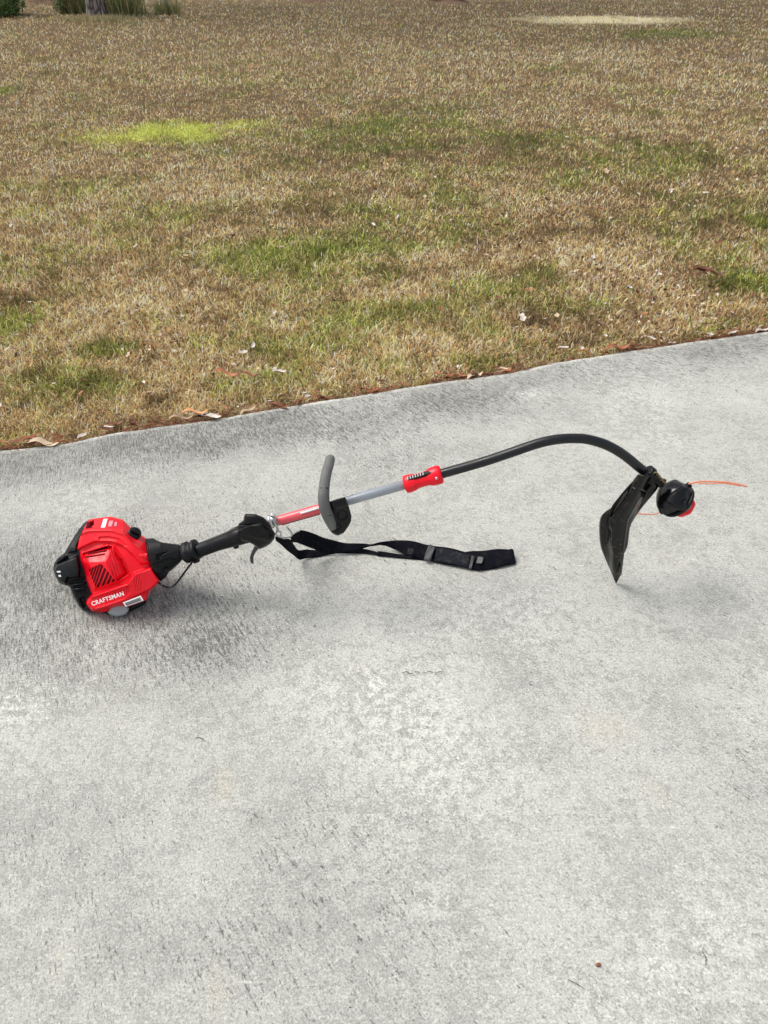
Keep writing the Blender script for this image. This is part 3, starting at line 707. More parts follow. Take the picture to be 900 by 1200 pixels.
# collar
YS0 = 1.452
def ys(u): return YS0 + (u-230)*.00011           # the shaft drifts slightly away from the camera towards its head
def sp(crop, p, dy=0): u, v = crop(p); return at_y(u, v, ys(u)+dy)
ax0 = sp(C2, (60, 345)); ax1 = sp(C2, (178, 335)); ax2 = sp(C2, (475, 228)); axd = (ax2-ax1).normalized()
c0 = sp(C2, (125, 345))
lathe('collar', c0-axd*.012, axd, [(0, .022), (.004, .027), (.016, .027), (.020, .0225), (.026, .0225), (.030, .026), (.038, .0255), (.040, .019)], M['black'], troot, 30, rfn=lambda t, a: 1+.05*math.cos(3*a))
bo = sp(C2, (178, 398), -.008); lathe('clamp_lug', bo-axd*.008, axd, [(0, .006), (.002, .0075), (.014, .0075), (.016, .006)], M['black'], troot, 14)
tube('grip_tube', [ax0, ax1, sp(C2, (330, 280)), sp(C2, (420, 250)), ax2, sp(C2, (540, 212))], [.0185, .0175, .0188, .021, .024, .023], M['black'], troot, seg=24)
tube('grip_seam', [sp(C2, (240, 262), -.004), sp(C2, (330, 228), -.004), sp(C2, (462, 170), -.004)], .0012, M['grip'], troot, seg=6)
bo = sp(C2, (458, 300), -.006); lathe('grip_stop', bo-axd*.006, axd, [(0, .004), (.003, .007), (.010, .007), (.013, .004)], M['black'], troot, 14)
# throttle housing
def thr_h(p):
    x, y = p[..., 0], p[..., 1]
    h = .030*np.sqrt(np.clip(1-((x-600)/160)**2-((y-200)/150)**2, 0, 1))
    h = h+.006*sstep(-2, 6, sdf(p, [(470, 190), (560, 150), (640, 140), (700, 230), (735, 215), (735, 300), (560, 330), (480, 260)]))
    h = h-.004*np.exp(-((y-150+(x-560)*.02-np.clip(x-640, 0, 100)*.8)/4)**2)
    h = h+.004*np.exp(-((y-205-(x-500)*.25)/16)**2)
    return h
th = relief('throttle_housing', C2, [(468, 165), (482, 138), (512, 118), (516, 88), (528, 72), (600, 75), (655, 98), (690, 135), (722, 190), (737, 212), (728, 252), (700, 285), (660, 308), (625, 322), (596, 300), (580, 288), (540, 270), (500, 262), (478, 230)], (605, 195), thr_h, M['black'], troot, lambda G: ys(0)/(ct-((C2.oy+G[..., 1]/C2.k)-600)/FPX*st)-.004, .036, nth=200, nt_=36, rnd=22, rdepth=.012, shrink=.8)
def dthr(p): u, v = C2(p); return ys(u)/(ct-(v-600)/FPX*st)
plate('stop_switch', C2, [(512, 112), (518, 92), (524, 100), (520, 126)], lambda p: dthr(p)-.020, .01, M['red_dark'], th)
plate('lock_lever', C2, [(528, 84), (600, 82), (655, 105), (690, 145), (640, 128), (528, 112)], lambda p: dthr(p)-.030, .012, M['black_gloss'], th, bevel=.003)
plate('throttle_trigger', C2, [(590, 298), (620, 315), (596, 345), (584, 372), (582, 400), (585, 418), (575, 428), (562, 414), (556, 380), (565, 350)], lambda p: dthr(p)-.012, .012, M['trigger'], troot, bevel=.0015)
# throttle cable below the neck
def sd_(crop, p, dy=0.): return at_depth(*crop(p), ED-.03+dy)
tube('throttle_cable', [sd_(C1, (672, 455), .03), sd_(C1, (695, 476)), sd_(C1, (735, 491)), sd_(C1, (772, 478)), sd_(C1, (812, 430)), sd_(C1, (850, 378)), sd_(C1, (872, 350)), sp(C2, (150, 385), -.016)], .0026, M['black_gloss'], troot, k=10, seg=10)
# ---- shaft
red0 = sp(C3, (20, 540)); red1 = sp(C3, (105, 512)); red2 = sp(C3, (425, 444)); g1 = sp(C3, (640, 388)); g2 = sp(C4, (0, 388)); g3 = sp(C4, (262, 300))
RS = .0122
sh_r = tube('upper_shaft', [red0, g3], RS*.93, M['steel'], troot, seg=28, smoothpath=False)
axs = (g3-red0).normalized(); red1 = red0+axs*(red1-red0).dot(axs); red2 = red0+axs*(red2-red0).dot(axs)
tube('shaft_decal', [red1, red2+axs*.02], RS, M['red_decal'], sh_r, seg=28, smoothpath=False, cap=False)
da = (red2-red1).normalized()
for k, (f0, f1, off, mt, rr) in enumerate(((.08, 1.0, -.0088, 'ink', .0013), (.02, .55, -.0062, 'leaf_rust', .0009), (.55, 1.0, .0098, 'white', .0022))):
    a = red1+(red2-red1)*f0+Vector((0, -.0095, off)); b = red1+(red2-red1)*f1+Vector((0, -.0095, off)); tube('decal_print', [a, b], rr, M[mt], sh_r, seg=6, smoothpath=False)
# metal clamp and hanger
cl = sp(C3, (68, 515))
clamp = lathe('strap_clamp', cl-da*.010, da, [(0, .014), (.0008, .0175), (.006, .0175), (.007, .0145), (.011, .0145), (.012, .017), (.016, .017), (.017, .0135)], M['zinc'], troot, 24)
tube('clamp_bolt', [sp(C3, (72, 470), -.005), sp(C3, (100, 590), -.008)], .0028, M['zinc'], clamp, seg=8, smoothpath=False)
lathe('clamp_nut', sp(C3, (62, 478), -.004), (0.2, -.3, 1), [(0, .006), (.006, .006), (.0065, .003)], M['zinc'], clamp, 6, smooth=False)
# assist handle bracket
def dsh(p, n=0.): u, v = C3(p); return ys(u)/(ct-(v-600)/FPX*st)-n
def brk_h(p):
    x, y = p[..., 0], p[..., 1]
    h = .010+.008*np.exp(-(((x-575)/60)**2+((y-400)/60)**2))
    h = h+.005*sstep(-2, 5, sdf(p, [(492, 372), (604, 338), (632, 398), (520, 430)]))
    h = h-.004*np.exp(-((np.hypot(x-583, y-470)-36)/6)**2)
    h = h-.004*np.exp(-((np.hypot(x-550, y-555)-22)/6)**2)
    return h
brk = relief('handle_bracket', C3, [(486, 374), (545, 352), (605, 336), (616, 350), (634, 402), (656, 480), (652, 520), (632, 560), (596, 610), (548, 624), (508, 606), (498, 575), (502, 548), (526, 520), (508, 450)], (570, 470), brk_h, M['black'], troot, lambda G: ys(0)/(ct-((C3.oy+G[..., 1]/C3.k)-600)/FPX*st)-.012, .034, nth=170, nt_=36, rnd=14, rdepth=.006, shrink=.92)
bo = at_depth(*C3((583, 468)), dsh((583, 468), .0365)); bax = Vector((0, 0, CAM_H))-bo
nb = lathe('bracket_bolt', bo, bax, [(-.006, .006), (.001, .006), (.002, .005)], M['black_gloss'], brk, 20)
lathe('bolt_head', bo+bax.normalized()*.0022, bax, [(0, .0036), (.002, .0034), (.0025, .002)], M['zinc'], brk, 12)
bo = at_depth(*C3((550, 555)), dsh((550, 555), .026)); lathe('bracket_screw', bo, bax, [(-.004, .0035), (.001, .0035), (.0015, .002)], M['grip'], brk, 12)
hp = [(556, 600), (530, 578), (500, 525), (472, 465), (451, 400), (445, 330), (450, 260), (459, 195), (471, 140), (484, 98)]
hy = [-.030, -.042, -.055, -.062, -.062, -.055, -.040, -.022, -.005, .012]
hpts = [sp(C3, p, dy) for p, dy in zip(hp, hy)]
t_ = (hpts[-1]-hpts[-2]); hpts += [hpts[-1]+Vector((.002, .016, .004)), hpts[-1]+Vector((.002, .035, -.006))]
hr = [.0095, .0118, .0130, .0136, .0136, .0134, .0126, .0122, .0122, .0120, .0114, .0105]
hndl = tube('assist_handle', hpts, hr, M['grip'], troot, k=8, seg=20)
for k in range(7):            # short moulded grip ribs either side
    for sx_ in (-1, 1):
        f = .30+k*.035; i = int(f*(len(hpts)-1)*1.0); c_ = hpts[3].lerp(hpts[6], k/6)
        c_ = c_+Vector((sx_*.0095, -.0085, .002)); tube('grip_rib', [c_, c_+Vector((-sx_*.0045, -.0035, .0035))], .0014, M['black'], hndl, seg=6, smoothpath=False)
# red coupler
g4 = sp(C4, (440, 247))
ca_ = (g4-g3).normalized(); cs = sp(C4, (243, 307)); Lc = (g4-cs).length
coup = lathe('shaft_coupler', cs, ca_, [(0, .0155), (.002, .0195), (Lc*.10, .0205), (Lc*.24, .0195), (Lc*.34, .0165), (Lc*.60, .0165), (Lc*.72, .0205), (Lc*.93, .0215), (Lc*.98, .0195), (Lc, .014)], M['red'], troot, 28, rfn=lambda t, a: 1+.07*math.cos(2*a))
cm = cs+ca_*Lc*.45; upv = Vector((0, -.25, 1)).normalized()
lw = ca_.cross(upv).normalized()
def boxat(name, c, ax, ay, az, h, mat, parent, bevel=0):
    vs = [c+ax*h[0]*i+ay*h[1]*j+az*h[2]*k for i in (-1, 1) for j in (-1, 1) for k in (-1, 1)]
    fs = [(0, 1, 3, 2), (4, 6, 7, 5), (0, 4, 5, 1), (2, 3, 7, 6), (0, 2, 6, 4), (1, 5, 7, 3)]
    return obj_py(name, vs, fs, mat, parent, smooth=False, bevel=bevel)
boxat('coupler_lever', cm+upv*.0165-ca_*.006, ca_, lw, upv, (.029, .0055, .0042), M['black'], coup, .0015)
for k in range(9):
    boxat('lever_ridge', cm+upv*.0214+ca_*(-.034+k*.0062), ca_, lw, upv, (.0011, .0045, .0008), M['sticker' if k < 7 else 'black'], coup)
for p in ((288, 312), (412, 272)):
    bo = sp(C4, p, -.021); lathe('coupler_screw', bo, (0, -1, .7), [(-.004, .0032), (.001, .0032), (.0015, .0018)], M['zinc' if p[0] > 300 else 'red_dark'], coup, 10)
boxat('coupler_foot', cs+ca_*Lc*.2-upv*.019, ca_, lw, upv, (.007, .006, .004), M['red'], coup, .002)
# black curved lower shaft
low = [sp(C4, (425, 252)), sp(C4, (650, 188)), sp(C5, (0, 200)), sp(C5, (130, 155)), sp(C5, (220, 132)), sp(C5, (300, 121)), sp(C5, (380, 119)), sp(C5, (450, 126)), sp(C5, (550, 156)), sp(C5, (650, 212)), sp(C5, (750, 293)), sp(C5, (810, 340))]
lsh = tube('lower_shaft', low, .0115, M['tube'], troot, k=8, seg=24)
# head mount
m0 = sp(C7, (440, 75)); m1 = sp(C7, (575, 190)); md = (m1-m0).normalized()
mount = lathe('head_mount', m0, md, [(0, .0125), (.002, .0160), (.016, .0165), (.020, .013), (.030, .0125), (.034, .010), (.050, .0095), (.058, .013)], M['black'], troot, 24)
boxat('mount_bracket', sp(C7, (455, 112), -.008), md, md.cross(Vector((0, 1, 0))).normalized(), Vector((0, 1, 0)), (.017, .012, .014), M['black'], mount, .003)
for k in range(16):
    q = sp(C7, (500+k*5, 92+k*5+random.uniform(-8, 8)), -.012+random.uniform(-.004, .004))
    boxat('grass_clipping', q, Vector((1, 0, random.uniform(-1, 1))).normalized(), Vector((0, 1, 0)), Vector((0, 0, 1)), (.0035, .0015, .0012), M['tan_dirt'], mount)
# head: lobed spool housing
hc = sp(C7, (645, 282)); HR = .0440
prof = []
for i in range(17):
    t = -0.98+1.96*i/16; prof.append((t*HR*.92, HR*math.sqrt(max(1-abs(t)**2.3, .02))))
def lobe(t, a):
    q = (math.cos(5*a+t*4.0)+1)/2
    return 1+(.15*q**3-.06)*math.sin(math.pi*min(max(t, 0), 1))**.7
head = lathe('trimmer_head', hc, md, prof, M['black_gloss'], troot, 72, rfn=lobe)
lathe('head_rim', hc+md*.006, md, [(0, .0445), (.001, .0465), (.007, .0465), (.008, .0445)], M['black'], head, 48)
kb = hc+md*.041
lathe('bump_knob', kb, md, [(-.014, .030), (.000, .0285), (.006, .026), (.010, .018), (.011, .007)], M['red'], troot, 36, rfn=lambda t, a: 1+.05*math.cos(6*a))
for p, dy in (((552, 378), -.012), ((750, 188), .004)):
    bo = sp(C7, p, dy); boxat('line_eyelet', bo, md, md.cross(Vector((0, 1, 0))).normalized(), Vector((0, 1, 0)), (.006, .0065, .006), M['black'], head, .002)
for (a, b) in (((620, 250), (700, 190)), ((560, 330), (650, 330)), ((690, 330), (735, 290))):
    tube('spool_tab', [sp(C7, a, -.034), sp(C7, ((a[0]+b[0])/2, (a[1]+b[1])/2), -.042), sp(C7, b, -.036)], .0022, M['black'], head, seg=8)
tube('cutting_line', [sp(C7, (752, 172), .0), sp(C6, (555, 156), .0), sp(C6, (600, 148), .01), sp(C6, (680, 148), .02), sp(C6, (760, 154), .03), sp(C6, (836, 172), .035)], .0022, M['line'], troot, seg=8)
tube('cutting_line', [sp(C6, (590, 157), -.01), sp(C6, (650, 158), .002), sp(C6, (720, 156), .012), sp(C6, (800, 170), .02)], .0014, M['line'], troot, seg=8)
tube('cutting_line', [sp(C7, (558, 372), .0), sp(C7, (500, 402), .0), sp(C7, (440, 402), .0), sp(C7, (340, 395), .012)], .0014, M['line'], troot, seg=8)
# ---- guard: a curved plastic shell that stands on its lower tip
gout = [(332, 158), (345, 130), (375, 100), (400, 108), (450, 105), (480, 130), (522, 170), (524, 205), (500, 235), (450, 295), (400, 355), (345, 430), (312, 490), (303, 560), (294, 640), (278, 680), (240, 742),
        (244, 790), (254, 850), (234, 872), (218, 905), (210, 922), (203, 918), (192, 895), (165, 830), (130, 750), (96, 670), (84, 620), (78, 560), (76, 480), (86, 422), (120, 382), (172, 352), (215, 300), (270, 232)]
GTY = 1.495
def gdep(G):
    vv = C7.oy+G[..., 1]/C7.k; t = np.clip((G[..., 1]-100)/820, 0, 1)
    Yp = (ys(765)-.012)*(1-t)+GTY*t
    return Yp/(ct-(vv-600)/FPX*st)
def guard_h(p):
    x, y = p[..., 0], p[..., 1]
    cl_ = np.interp(y, [100, 250, 400, 500, 600, 700, 800, 915], [430, 350, 260, 215, 205, 205, 205, 208])      # centre line
    w_ = np.interp(y, [100, 250, 400, 500, 650, 750, 915], [80, 75, 90, 110, 105, 70, 20])
    t = (x-cl_)/w_
    h = .026*(1-np.clip(t, -1.3, 1.3)**2)
    # crease between the main blade and the left wing
    cr = np.interp(y, [300, 360, 450, 520, 620, 700], [215, 160, 150, 178, 170, 190])
    h = h-.014*sstep(0, 40, cr-x)
    h = h+.004*np.exp(-((x-cr)/8)**2)*sstep(330, 380, y)*sstep(760, 680, y)
    # pressed panel
    h = h-.004*sstep(0, 10, sdf(p, [(118, 470), (160, 520), (180, 560), (170, 640), (120, 620), (108, 540)]))
    h = h-.0035*np.exp(-((y-225-(x-400)*.45)/7)**2)*(y < 330)
    h = h+.003*np.exp(-((x-np.interp(y, [250, 450, 640], [400, 290, 262]))/7)**2)*sstep(240, 300, y)*sstep(700, 640, y)
    return h*sstep(930, 790, y)
M['guard'] = plastic('scuffed_glossy_black_plastic', (.002, .0023, .003), .14, .36, dust=.12)
guard = relief('debris_guard', C7, gout, (300, 420), guard_h, M['guard'], troot, gdep, .004, nth=280, nt_=70, rnd=8, rdepth=.003, r=-1, shrink=.93)
_co = np.zeros(len(guard.data.vertices)*3); guard.data.vertices.foreach_get('co', _co); _co = _co.reshape(-1, 3)
_z = _co[:, 2]; _top = _z.max(); _k = (_top-_z)/(_top-_z.min()); _co[:, 2] = _z-(_z.min()-.0005)*_k**2          # the tip stands on the slab
guard.data.vertices.foreach_set('co', _co.astype(np.float32).ravel()); guard.data.update()
def gd(p, n): return float(gdep(np.array([[p]], float))[0, 0])-n
plate('line_cutter', C7, [(196, 770), (205, 752), (240, 765), (244, 830), (220, 858), (204, 850)], lambda p: gd(p, .020), .003, M['tan_dirt'], guard)
for k in range(11):
    p_ = (random.uniform(150, 270), random.uniform(560, 800)) if k < 14 else (random.uniform(260, 430), random.uniform(200, 420))
    if float(sdf(np.array([[p_]]), gout)[0, 0]) < 8: continue
    boxat('grass_clipping', at_depth(*C7(p_), gd(p_, float(guard_h(np.array([[p_]], float))[0, 0])+.0006)), Vector((random.uniform(-1, 1), .1, random.uniform(-1, 1))).normalized(), Vector((0, 1, 0)), Vector((.3, .2, 1)).normalized(), (random.uniform(.001, .004), .0006, .0007), M['tan_dirt'], guard)
for (a, b) in (((205, 760), (207, 850)), ((222, 765), (221, 850)), ((236, 770), (238, 846))):
    tube('cutter_rib', [at_depth(*C7(a), gd(a, .022)), at_depth(*C7(b), gd(b, .022))], .0013, M['black'], guard, seg=6, smoothpath=False)
plate('guard_flange', C7, [(330, 152), (350, 128), (372, 98), (392, 108), (360, 150), (340, 172)], lambda p: gd(p, .006), .010, M['black'], guard, bevel=.002)
tube('guard_edge', [at_depth(*C7(p), gd(p, .002)) for p in ((335, 160), (270, 232), (215, 300), (178, 352), (158, 420), (150, 480))], .0026, M['black'], guard, seg=8)

# ================================================================ SHOULDER STRAP
sroot = empty('shoulder_strap', at_z(349, 656))
tag(sroot, 'twisted black webbing shoulder strap lying slack on the concrete below the trimmer shaft', 'strap')
def ribbon(name, rows, mat, parent, thick=.0018, k=6, cross=4):
    """rows: (crop, top point, height, bottom point, height)"""
    a = catmull([at_z(*c(p), h) for c, p, h, q, g_ in rows], k); b = catmull([at_z(*c(q), g_) for c, p, h, q, g_ in rows], k)
    n = len(a); vs = []; m_ = cross+1
    for off in (0, 1):
        for i in range(n):
            for j in range(m_):
                t = j/cross; q = a[i].lerp(b[i], t); q = q+Vector((0, 0, .0015*math.sin(i*.55+j*1.1)))
                q.z = max(q.z, .003); vs.append(q-Vector((0, 0, thick*off)))
    fs = []; o = n*m_
    for i in range(n-1):
        for j in range(cross):
            q = i*m_+j; fs.append((q, q+1, q+m_+1, q+m_)); fs.append((o+q, o+q+m_, o+q+m_+1, o+q+1))
        q = i*m_; fs.append((q, q+m_, o+q+m_, o+q)); q = i*m_+cross; fs.append((q, o+q, o+q+m_, q+m_))
    fs.append(tuple([j for j in range(m_)]+[o+j for j in reversed(range(m_))]))
    q = (n-1)*m_; fs.append(tuple([q+j for j in reversed(range(m_))]+[o+q+j for j in range(m_)]))
    return obj_py(name, vs, fs, mat, parent)
A_rows = [(C3, (80, 634), .165, (82, 656), .16), (C3, (130, 645), .14, (122, 694), .125), (C3, (190, 655), .10, (172, 735), .085), (C3, (225, 700), .06, (222, 778), .045), (C3, (262, 740), .03, (266, 803), .012), (C3, (330, 730), .02, (330, 796), .006),
          (C3, (420, 738), .014, (420, 782), .005), (C3, (560, 740), .012, (560, 762), .004), (C3, (720, 728), .012, (720, 760), .004), (C3, (860, 750), .012, (860, 778), .004), (C4, (110, 658), .010, (110, 682), .004), (C4, (240, 672), .006, (245, 694), .004), (C4, (360, 680), .005, (360, 702), .004)]
B_rows = [(C3, (192, 638), .14, (204, 668), .13), (C3, (228, 612), .13, (240, 680), .10), (C3, (264, 588), .12, (290, 692), .07), (C3, (380, 614), .08, (400, 740), .03), (C3, (480, 655), .05, (500, 762), .014), (C3, (580, 676), .035, (590, 752), .012), (C3, (690, 688), .028, (690, 735), .018), (C3, (790, 690), .024, (790, 710), .018), (C4, (0, 620), .024, (0, 640), .020), (C4, (60, 618), .026, (62, 630), .022),
          (C4, (120, 610), .030, (118, 622), .020), (C4, (200, 597), .032, (196, 648), .012), (C4, (290, 606), .026, (285, 686), .007), (C4, (380, 624), .020, (372, 704), .007), (C4, (500, 645), .018, (492, 730), .007), (C4, (600, 668), .016, (590, 748), .007), (C4, (664, 688), .015, (644, 757), .007)]
E_rows = [(C4, (560, 662), .010, (555, 700), .006), (C4, (620, 655), .012, (625, 752), .006), (C4, (700, 649), .016, (700, 748), .006), (C4, (770, 645), .020, (775, 734), .006), (C4, (812, 644), .024, (828, 718), .008)]
E2_rows = [(C4, (812, 644), .024, (828, 718), .008), (C4, (818, 664), .018, (826, 716), .006), (C4, (770, 682), .012, (770, 730), .005), (C4, (690, 700), .008, (700, 744), .005)]
web = ribbon('webbing', A_rows, M['webbing'], sroot)
ribbon('webbing', B_rows, M['webbing'], sroot)
ribbon('webbing', E_rows, M['webbing'], sroot)
ribbon('webbing', E2_rows, M['webbing'], sroot)
pad = ribbon('shoulder_pad', [(C4, (412, 640), .024, (402, 702), .014), (C4, (500, 652), .024, (490, 722), .013), (C4, (590, 676), .022, (582, 740), .012)], M['webbing_dusty'], sroot, .004)
ribbon('slide_buckle', [(C4, (372, 622), .030, (345, 696), .016), (C4, (392, 627), .030, (366, 702), .016), (C4, (404, 632), .029, (380, 704), .015)], M['trigger'], sroot, .004)
ribbon('slide_buckle', [(C4, (598, 680), .024, (582, 742), .012), (C4, (612, 684), .024, (596, 746), .012)], M['trigger'], sroot, .004)
ribbon('care_label', [(C4, (632, 686), .024, (622, 716), .018), (C4, (660, 690), .024, (650, 722), .018)], M['grip'], sroot, .001)
ribbon('care_label', [(C4, (262, 640), .028, (256, 668), .020), (C4, (292, 646), .028, (286, 674), .019)], M['webbing_dusty'], sroot, .001)
hook = tube('strap_hook', [sp(C3, (95, 590), -.008), sp(C3, (90, 622), -.008), sp(C3, (130, 640), -.004), at_z(*C3((190, 640)), .142), at_z(*C3((205, 610)), .15), sp(C3, (170, 565), -.006)], .0022, M['zinc'], sroot, seg=8)
tube('strap_hook', [sp(C3, (98, 598), -.008), sp(C3, (125, 600), -.008), sp(C3, (122, 635), -.006), at_z(*C3((150, 652)), .15)], .0018, M['zinc'], sroot, seg=8)
tube('strap_hook', [at_z(*C3((190, 632)), .146), at_z(*C3((240, 600)), .136), at_z(*C3((262, 592)), .13)], .0022, M['zinc'], sroot, seg=8)

# ================================================================ DEAD LEAVES
def leaf_mesh(name, L_, W_, curl, fold, wave, stem=.25, lobes=0):
    n = 8; vs = []; fs = []
    for i in range(n+1):
        t = i/n; w_ = W_*math.sin(math.pi*min(max(t, .02), .98)**.85)**.8*.5
        if lobes: w_ *= 1+.35*math.sin(t*math.pi*2*lobes)
        x = (t-.5)*L_; z = curl*L_*(4*(t-.5)**2)+wave*L_*math.sin(t*7)*.1
        for s_ in (-1, 0, 1): vs.append((x, s_*w_+wave*L_*.08*math.sin(t*5), z+abs(s_)*fold*w_+.001+(random.uniform(0, .1)*W_ if s_ else 0)))
    for i in range(n):
        a = i*3; fs += [(a, a+1, a+4, a+3), (a+1, a+2, a+5, a+4)]
    b = len(vs); x0 = vs[1]
    vs += [(x0[0], -.0008, x0[2]), (x0[0], .0008, x0[2]), (x0[0]-stem*L_, .0008, x0[2]+.002), (x0[0]-stem*L_, -.0008, x0[2]+.002)]; fs.append((b, b+1, b+2, b+3))
    me = bpy.data.meshes.new(name); me.from_pydata(vs, [], fs); me.update()
    for p in me.polygons: p.use_smooth = True
    return me
LM = {}
shapes = [(.075, .022, .05, .5, .5, 0), (.060, .026, .12, .7, .3, 0), (.095, .026, .04, .4, .8, 0), (.050, .030, .18, .4, .4, 2), (.042, .020, .10, .8, .2, 0), (.070, .034, .1, .6, .6, 2)]
for mk in ('leaf_brown', 'leaf_rust', 'leaf_tan', 'leaf_pale', 'leaf_orange'):
    for k, sp_ in enumerate(shapes):
        me = leaf_mesh('dead_leaf', sp_[0], sp_[1], sp_[2], sp_[3], sp_[4], lobes=sp_[5]); me.materials.append(M[mk]); LM[mk, k] = me
def put_leaf(x, y, z, mk, k, label, group=None, sc=1., rz=None, tilt=.35):
    o = bpy.data.objects.new('dead_leaf', LM[mk, k]); COL.objects.link(o)
    o.location = (x, y, z); o.rotation_euler = (random.uniform(-tilt, tilt), random.uniform(-tilt, tilt), random.uniform(0, 6.28) if rz is None else rz)
    o.scale = (sc, sc*random.uniform(.85, 1.2), sc); return tag(o, label, 'leaf', group)
special = [  # (u, v, z, material, shape, label, scale, rotation)
    (229, 484, .014, 'leaf_orange', 2, 'bright orange curled leaf on the grass edge of the driveway', 1.0, .35),
    (213, 490, .010, 'leaf_tan', 2, 'long tan leaf tucked beside the bright orange leaf', .9, .3),
    (250, 490, .006, 'leaf_pale', 1, 'pale flat leaf overhanging the concrete edge near the orange leaf', .9, .1),
    (265, 438, .02, 'leaf_rust', 2, 'long rust brown leaf in the grass above the orange leaf', 1.0, .05),
    (292, 440, .02, 'leaf_brown', 2, 'dark brown leaf next to the long rust leaf on the lawn', .9, -.1),
    (52, 520, .008, 'leaf_tan', 2, 'pinkish tan leaf hanging over the left end of the driveway edge', 1.0, .2),
    (35, 514, .014, 'leaf_rust', 0, 'reddish leaf standing up behind the tan leaf at the left edge', 1.0, 1.1),
    (286, 414, .02, 'leaf_pale', 3, 'small pale leaf lying alone on the lawn left of centre', .8, .2),
    (328, 437, .02, 'leaf_pale', 5, 'pale pinkish leaf on the straw grass behind the handle', .8, .5),
    (824, 318, .02, 'leaf_brown', 5, 'large dark brown leaf cluster near the bright green tuft', 1.5, 0),
    (838, 321, .02, 'leaf_brown', 2, 'flat dark leaf right beside the large dark leaf', 1.2, .1),
    (660, 409, .012, 'leaf_pale', 1, 'whitish leaf near the driveway edge below the lawn centre', .8, .3),
    (724, 408, .014, 'leaf_rust', 2, 'rust leaf lying flat against the upper right driveway edge', 1.1, .3),
    (583, 264, .02, 'leaf_rust', 1, 'small red leaf in the green grass at the lawn middle', .9, .5),
    (832, 393, .012, 'leaf_pale', 3, 'cream leaf sitting on the upper right driveway edge', .8, 1.2),
    (448, 207, .02, 'leaf_brown', 3, 'tiny dark leaf far out on the lawn', .9, 0),
]
for (u, v, z, mk, k, lab, sc, rz) in special:
    p = at_z(u, v, z); put_leaf(p.x, p.y, z, mk, k, lab, None, sc, rz, .15)
# leaves caught along the driveway edge
SHAPE = ['slender', 'oval', 'long narrow', 'broad wavy', 'tiny', 'large wavy']
WORD = {'leaf_pale': 'pale', 'leaf_tan': 'tan', 'leaf_rust': 'rust red', 'leaf_brown': 'dark brown', 'leaf_orange': 'orange'}
def place(u):
    for lim, t in ((90, 'behind the rear housing'), (205, 'behind the red engine'), (330, 'behind the black grip'), (440, 'behind the grey handle'), (560, 'behind the red coupler'),
                   (690, 'behind the shaft bend'), (800, 'behind the guard'), (2000, 'behind the orange line')):
        if u < lim: return t
for i in range(135):
    u = random.uniform(-30, 930); x = at_z(u, float(np.interp(u, [p[0] for p in edge_px], [p[1] for p in edge_px]))).x
    clump = vnoise(np.array([x*3.]), np.array([.5]), 3)[0]
    if clump < .35 and random.random() < .6: continue
    off = abs(random.gauss(0, .035))-.006
    y = float(edge_y(np.array([x]))[0])+off
    if i % 9 == 0: mk = 'leaf_pale'
    else: mk = random.choice(['leaf_brown', 'leaf_brown', 'leaf_brown', 'leaf_rust', 'leaf_tan'])
    k_ = random.choice([0, 1, 2, 2, 4]); lab = f'{SHAPE[k_]} {WORD[mk]} dead leaf on the driveway edge {place(u)}'
    put_leaf(x, y, .004 if off < .01 else random.uniform(-.012, .006), mk, k_, lab, 'dead leaves caught along the driveway edge', random.uniform(.35, .8), random.gauss(.3, .35), .2)
# leaves scattered over the lawn, thickest to the right
cnt = 0
while cnt < 205:
    u, v = random.uniform(-20, 920), random.uniform(60, 480)
    if v > np.interp(u, [p[0] for p in edge_px], [p[1] for p in edge_px])-10: continue
    wgt = .25+.75*math.exp(-((u-760)/190)**2-((v-310)/75)**2)+.35*(v > 380)
    if random.random() > wgt: continue
    p = at_z(u, v, 0); mk = random.choice(['leaf_pale', 'leaf_tan', 'leaf_tan', 'leaf_rust', 'leaf_brown', 'leaf_brown', 'leaf_pale'])
    k_ = random.choice([0, 1, 3, 3, 4, 5]); far_ = 'near the concrete' if v > 380 else 'mid lawn' if v > 230 else 'far out on the lawn'
    put_leaf(p.x, p.y, float(lawn_z(np.array([p.x]), np.array([p.y]))[0])+random.uniform(.018, .028), mk, k_, f'{SHAPE[k_]} {WORD[mk]} dead leaf {far_}, {place(u)}', 'dead leaves scattered over the lawn', random.uniform(.3, .8)*(.75 if v > 380 else 1)); cnt += 1
# needles and crumbled litter along the edge
nl = 9500
lx = rng.uniform(-1.9, 2.4, nl); off = np.abs(rng.normal(0, .028, nl))-.008; ly = edge_y(lx)+off
kk = fbm(lx*4, lx*0, 13) ; keep = rng.random(nl) < sstep(.35, .65, kk)*.9+.12; lx, ly, off = lx[keep], ly[keep], off[keep]; nl = len(lx)
ln = np.where(rng.random(nl) < .35, rng.uniform(.04, .11, nl), rng.uniform(.006, .022, nl)); wn = np.where(ln > .03, .0014, rng.uniform(.002, .006, nl))
aa = np.where(rng.random(nl) < .7, rng.normal(.3, .35, nl), rng.uniform(0, 6.28, nl)); zz = np.where(off < .003, .003, rng.uniform(-.022, -.004, nl))
dv = np.stack([np.cos(aa), np.sin(aa), rng.normal(0, .08, nl)], -1)*ln[:, None]/2; pv = np.stack([-np.sin(aa), np.cos(aa), rng.normal(0, .5, nl)], -1)*wn[:, None]/2
cc_ = np.stack([lx, ly, zz], -1); vv_ = np.stack([cc_-dv-pv, cc_+dv-pv*.5, cc_+dv+pv*.5, cc_-dv+pv], 1); vv_[:, :, 2] = np.maximum(vv_[:, :, 2], np.where(off < .003, .002, -.03)[:, None])
lm = mesh_np('leaf_litter', vv_.reshape(-1, 3), np.arange(nl*4), np.full(nl, 4), [M['blade']], smooth=False)
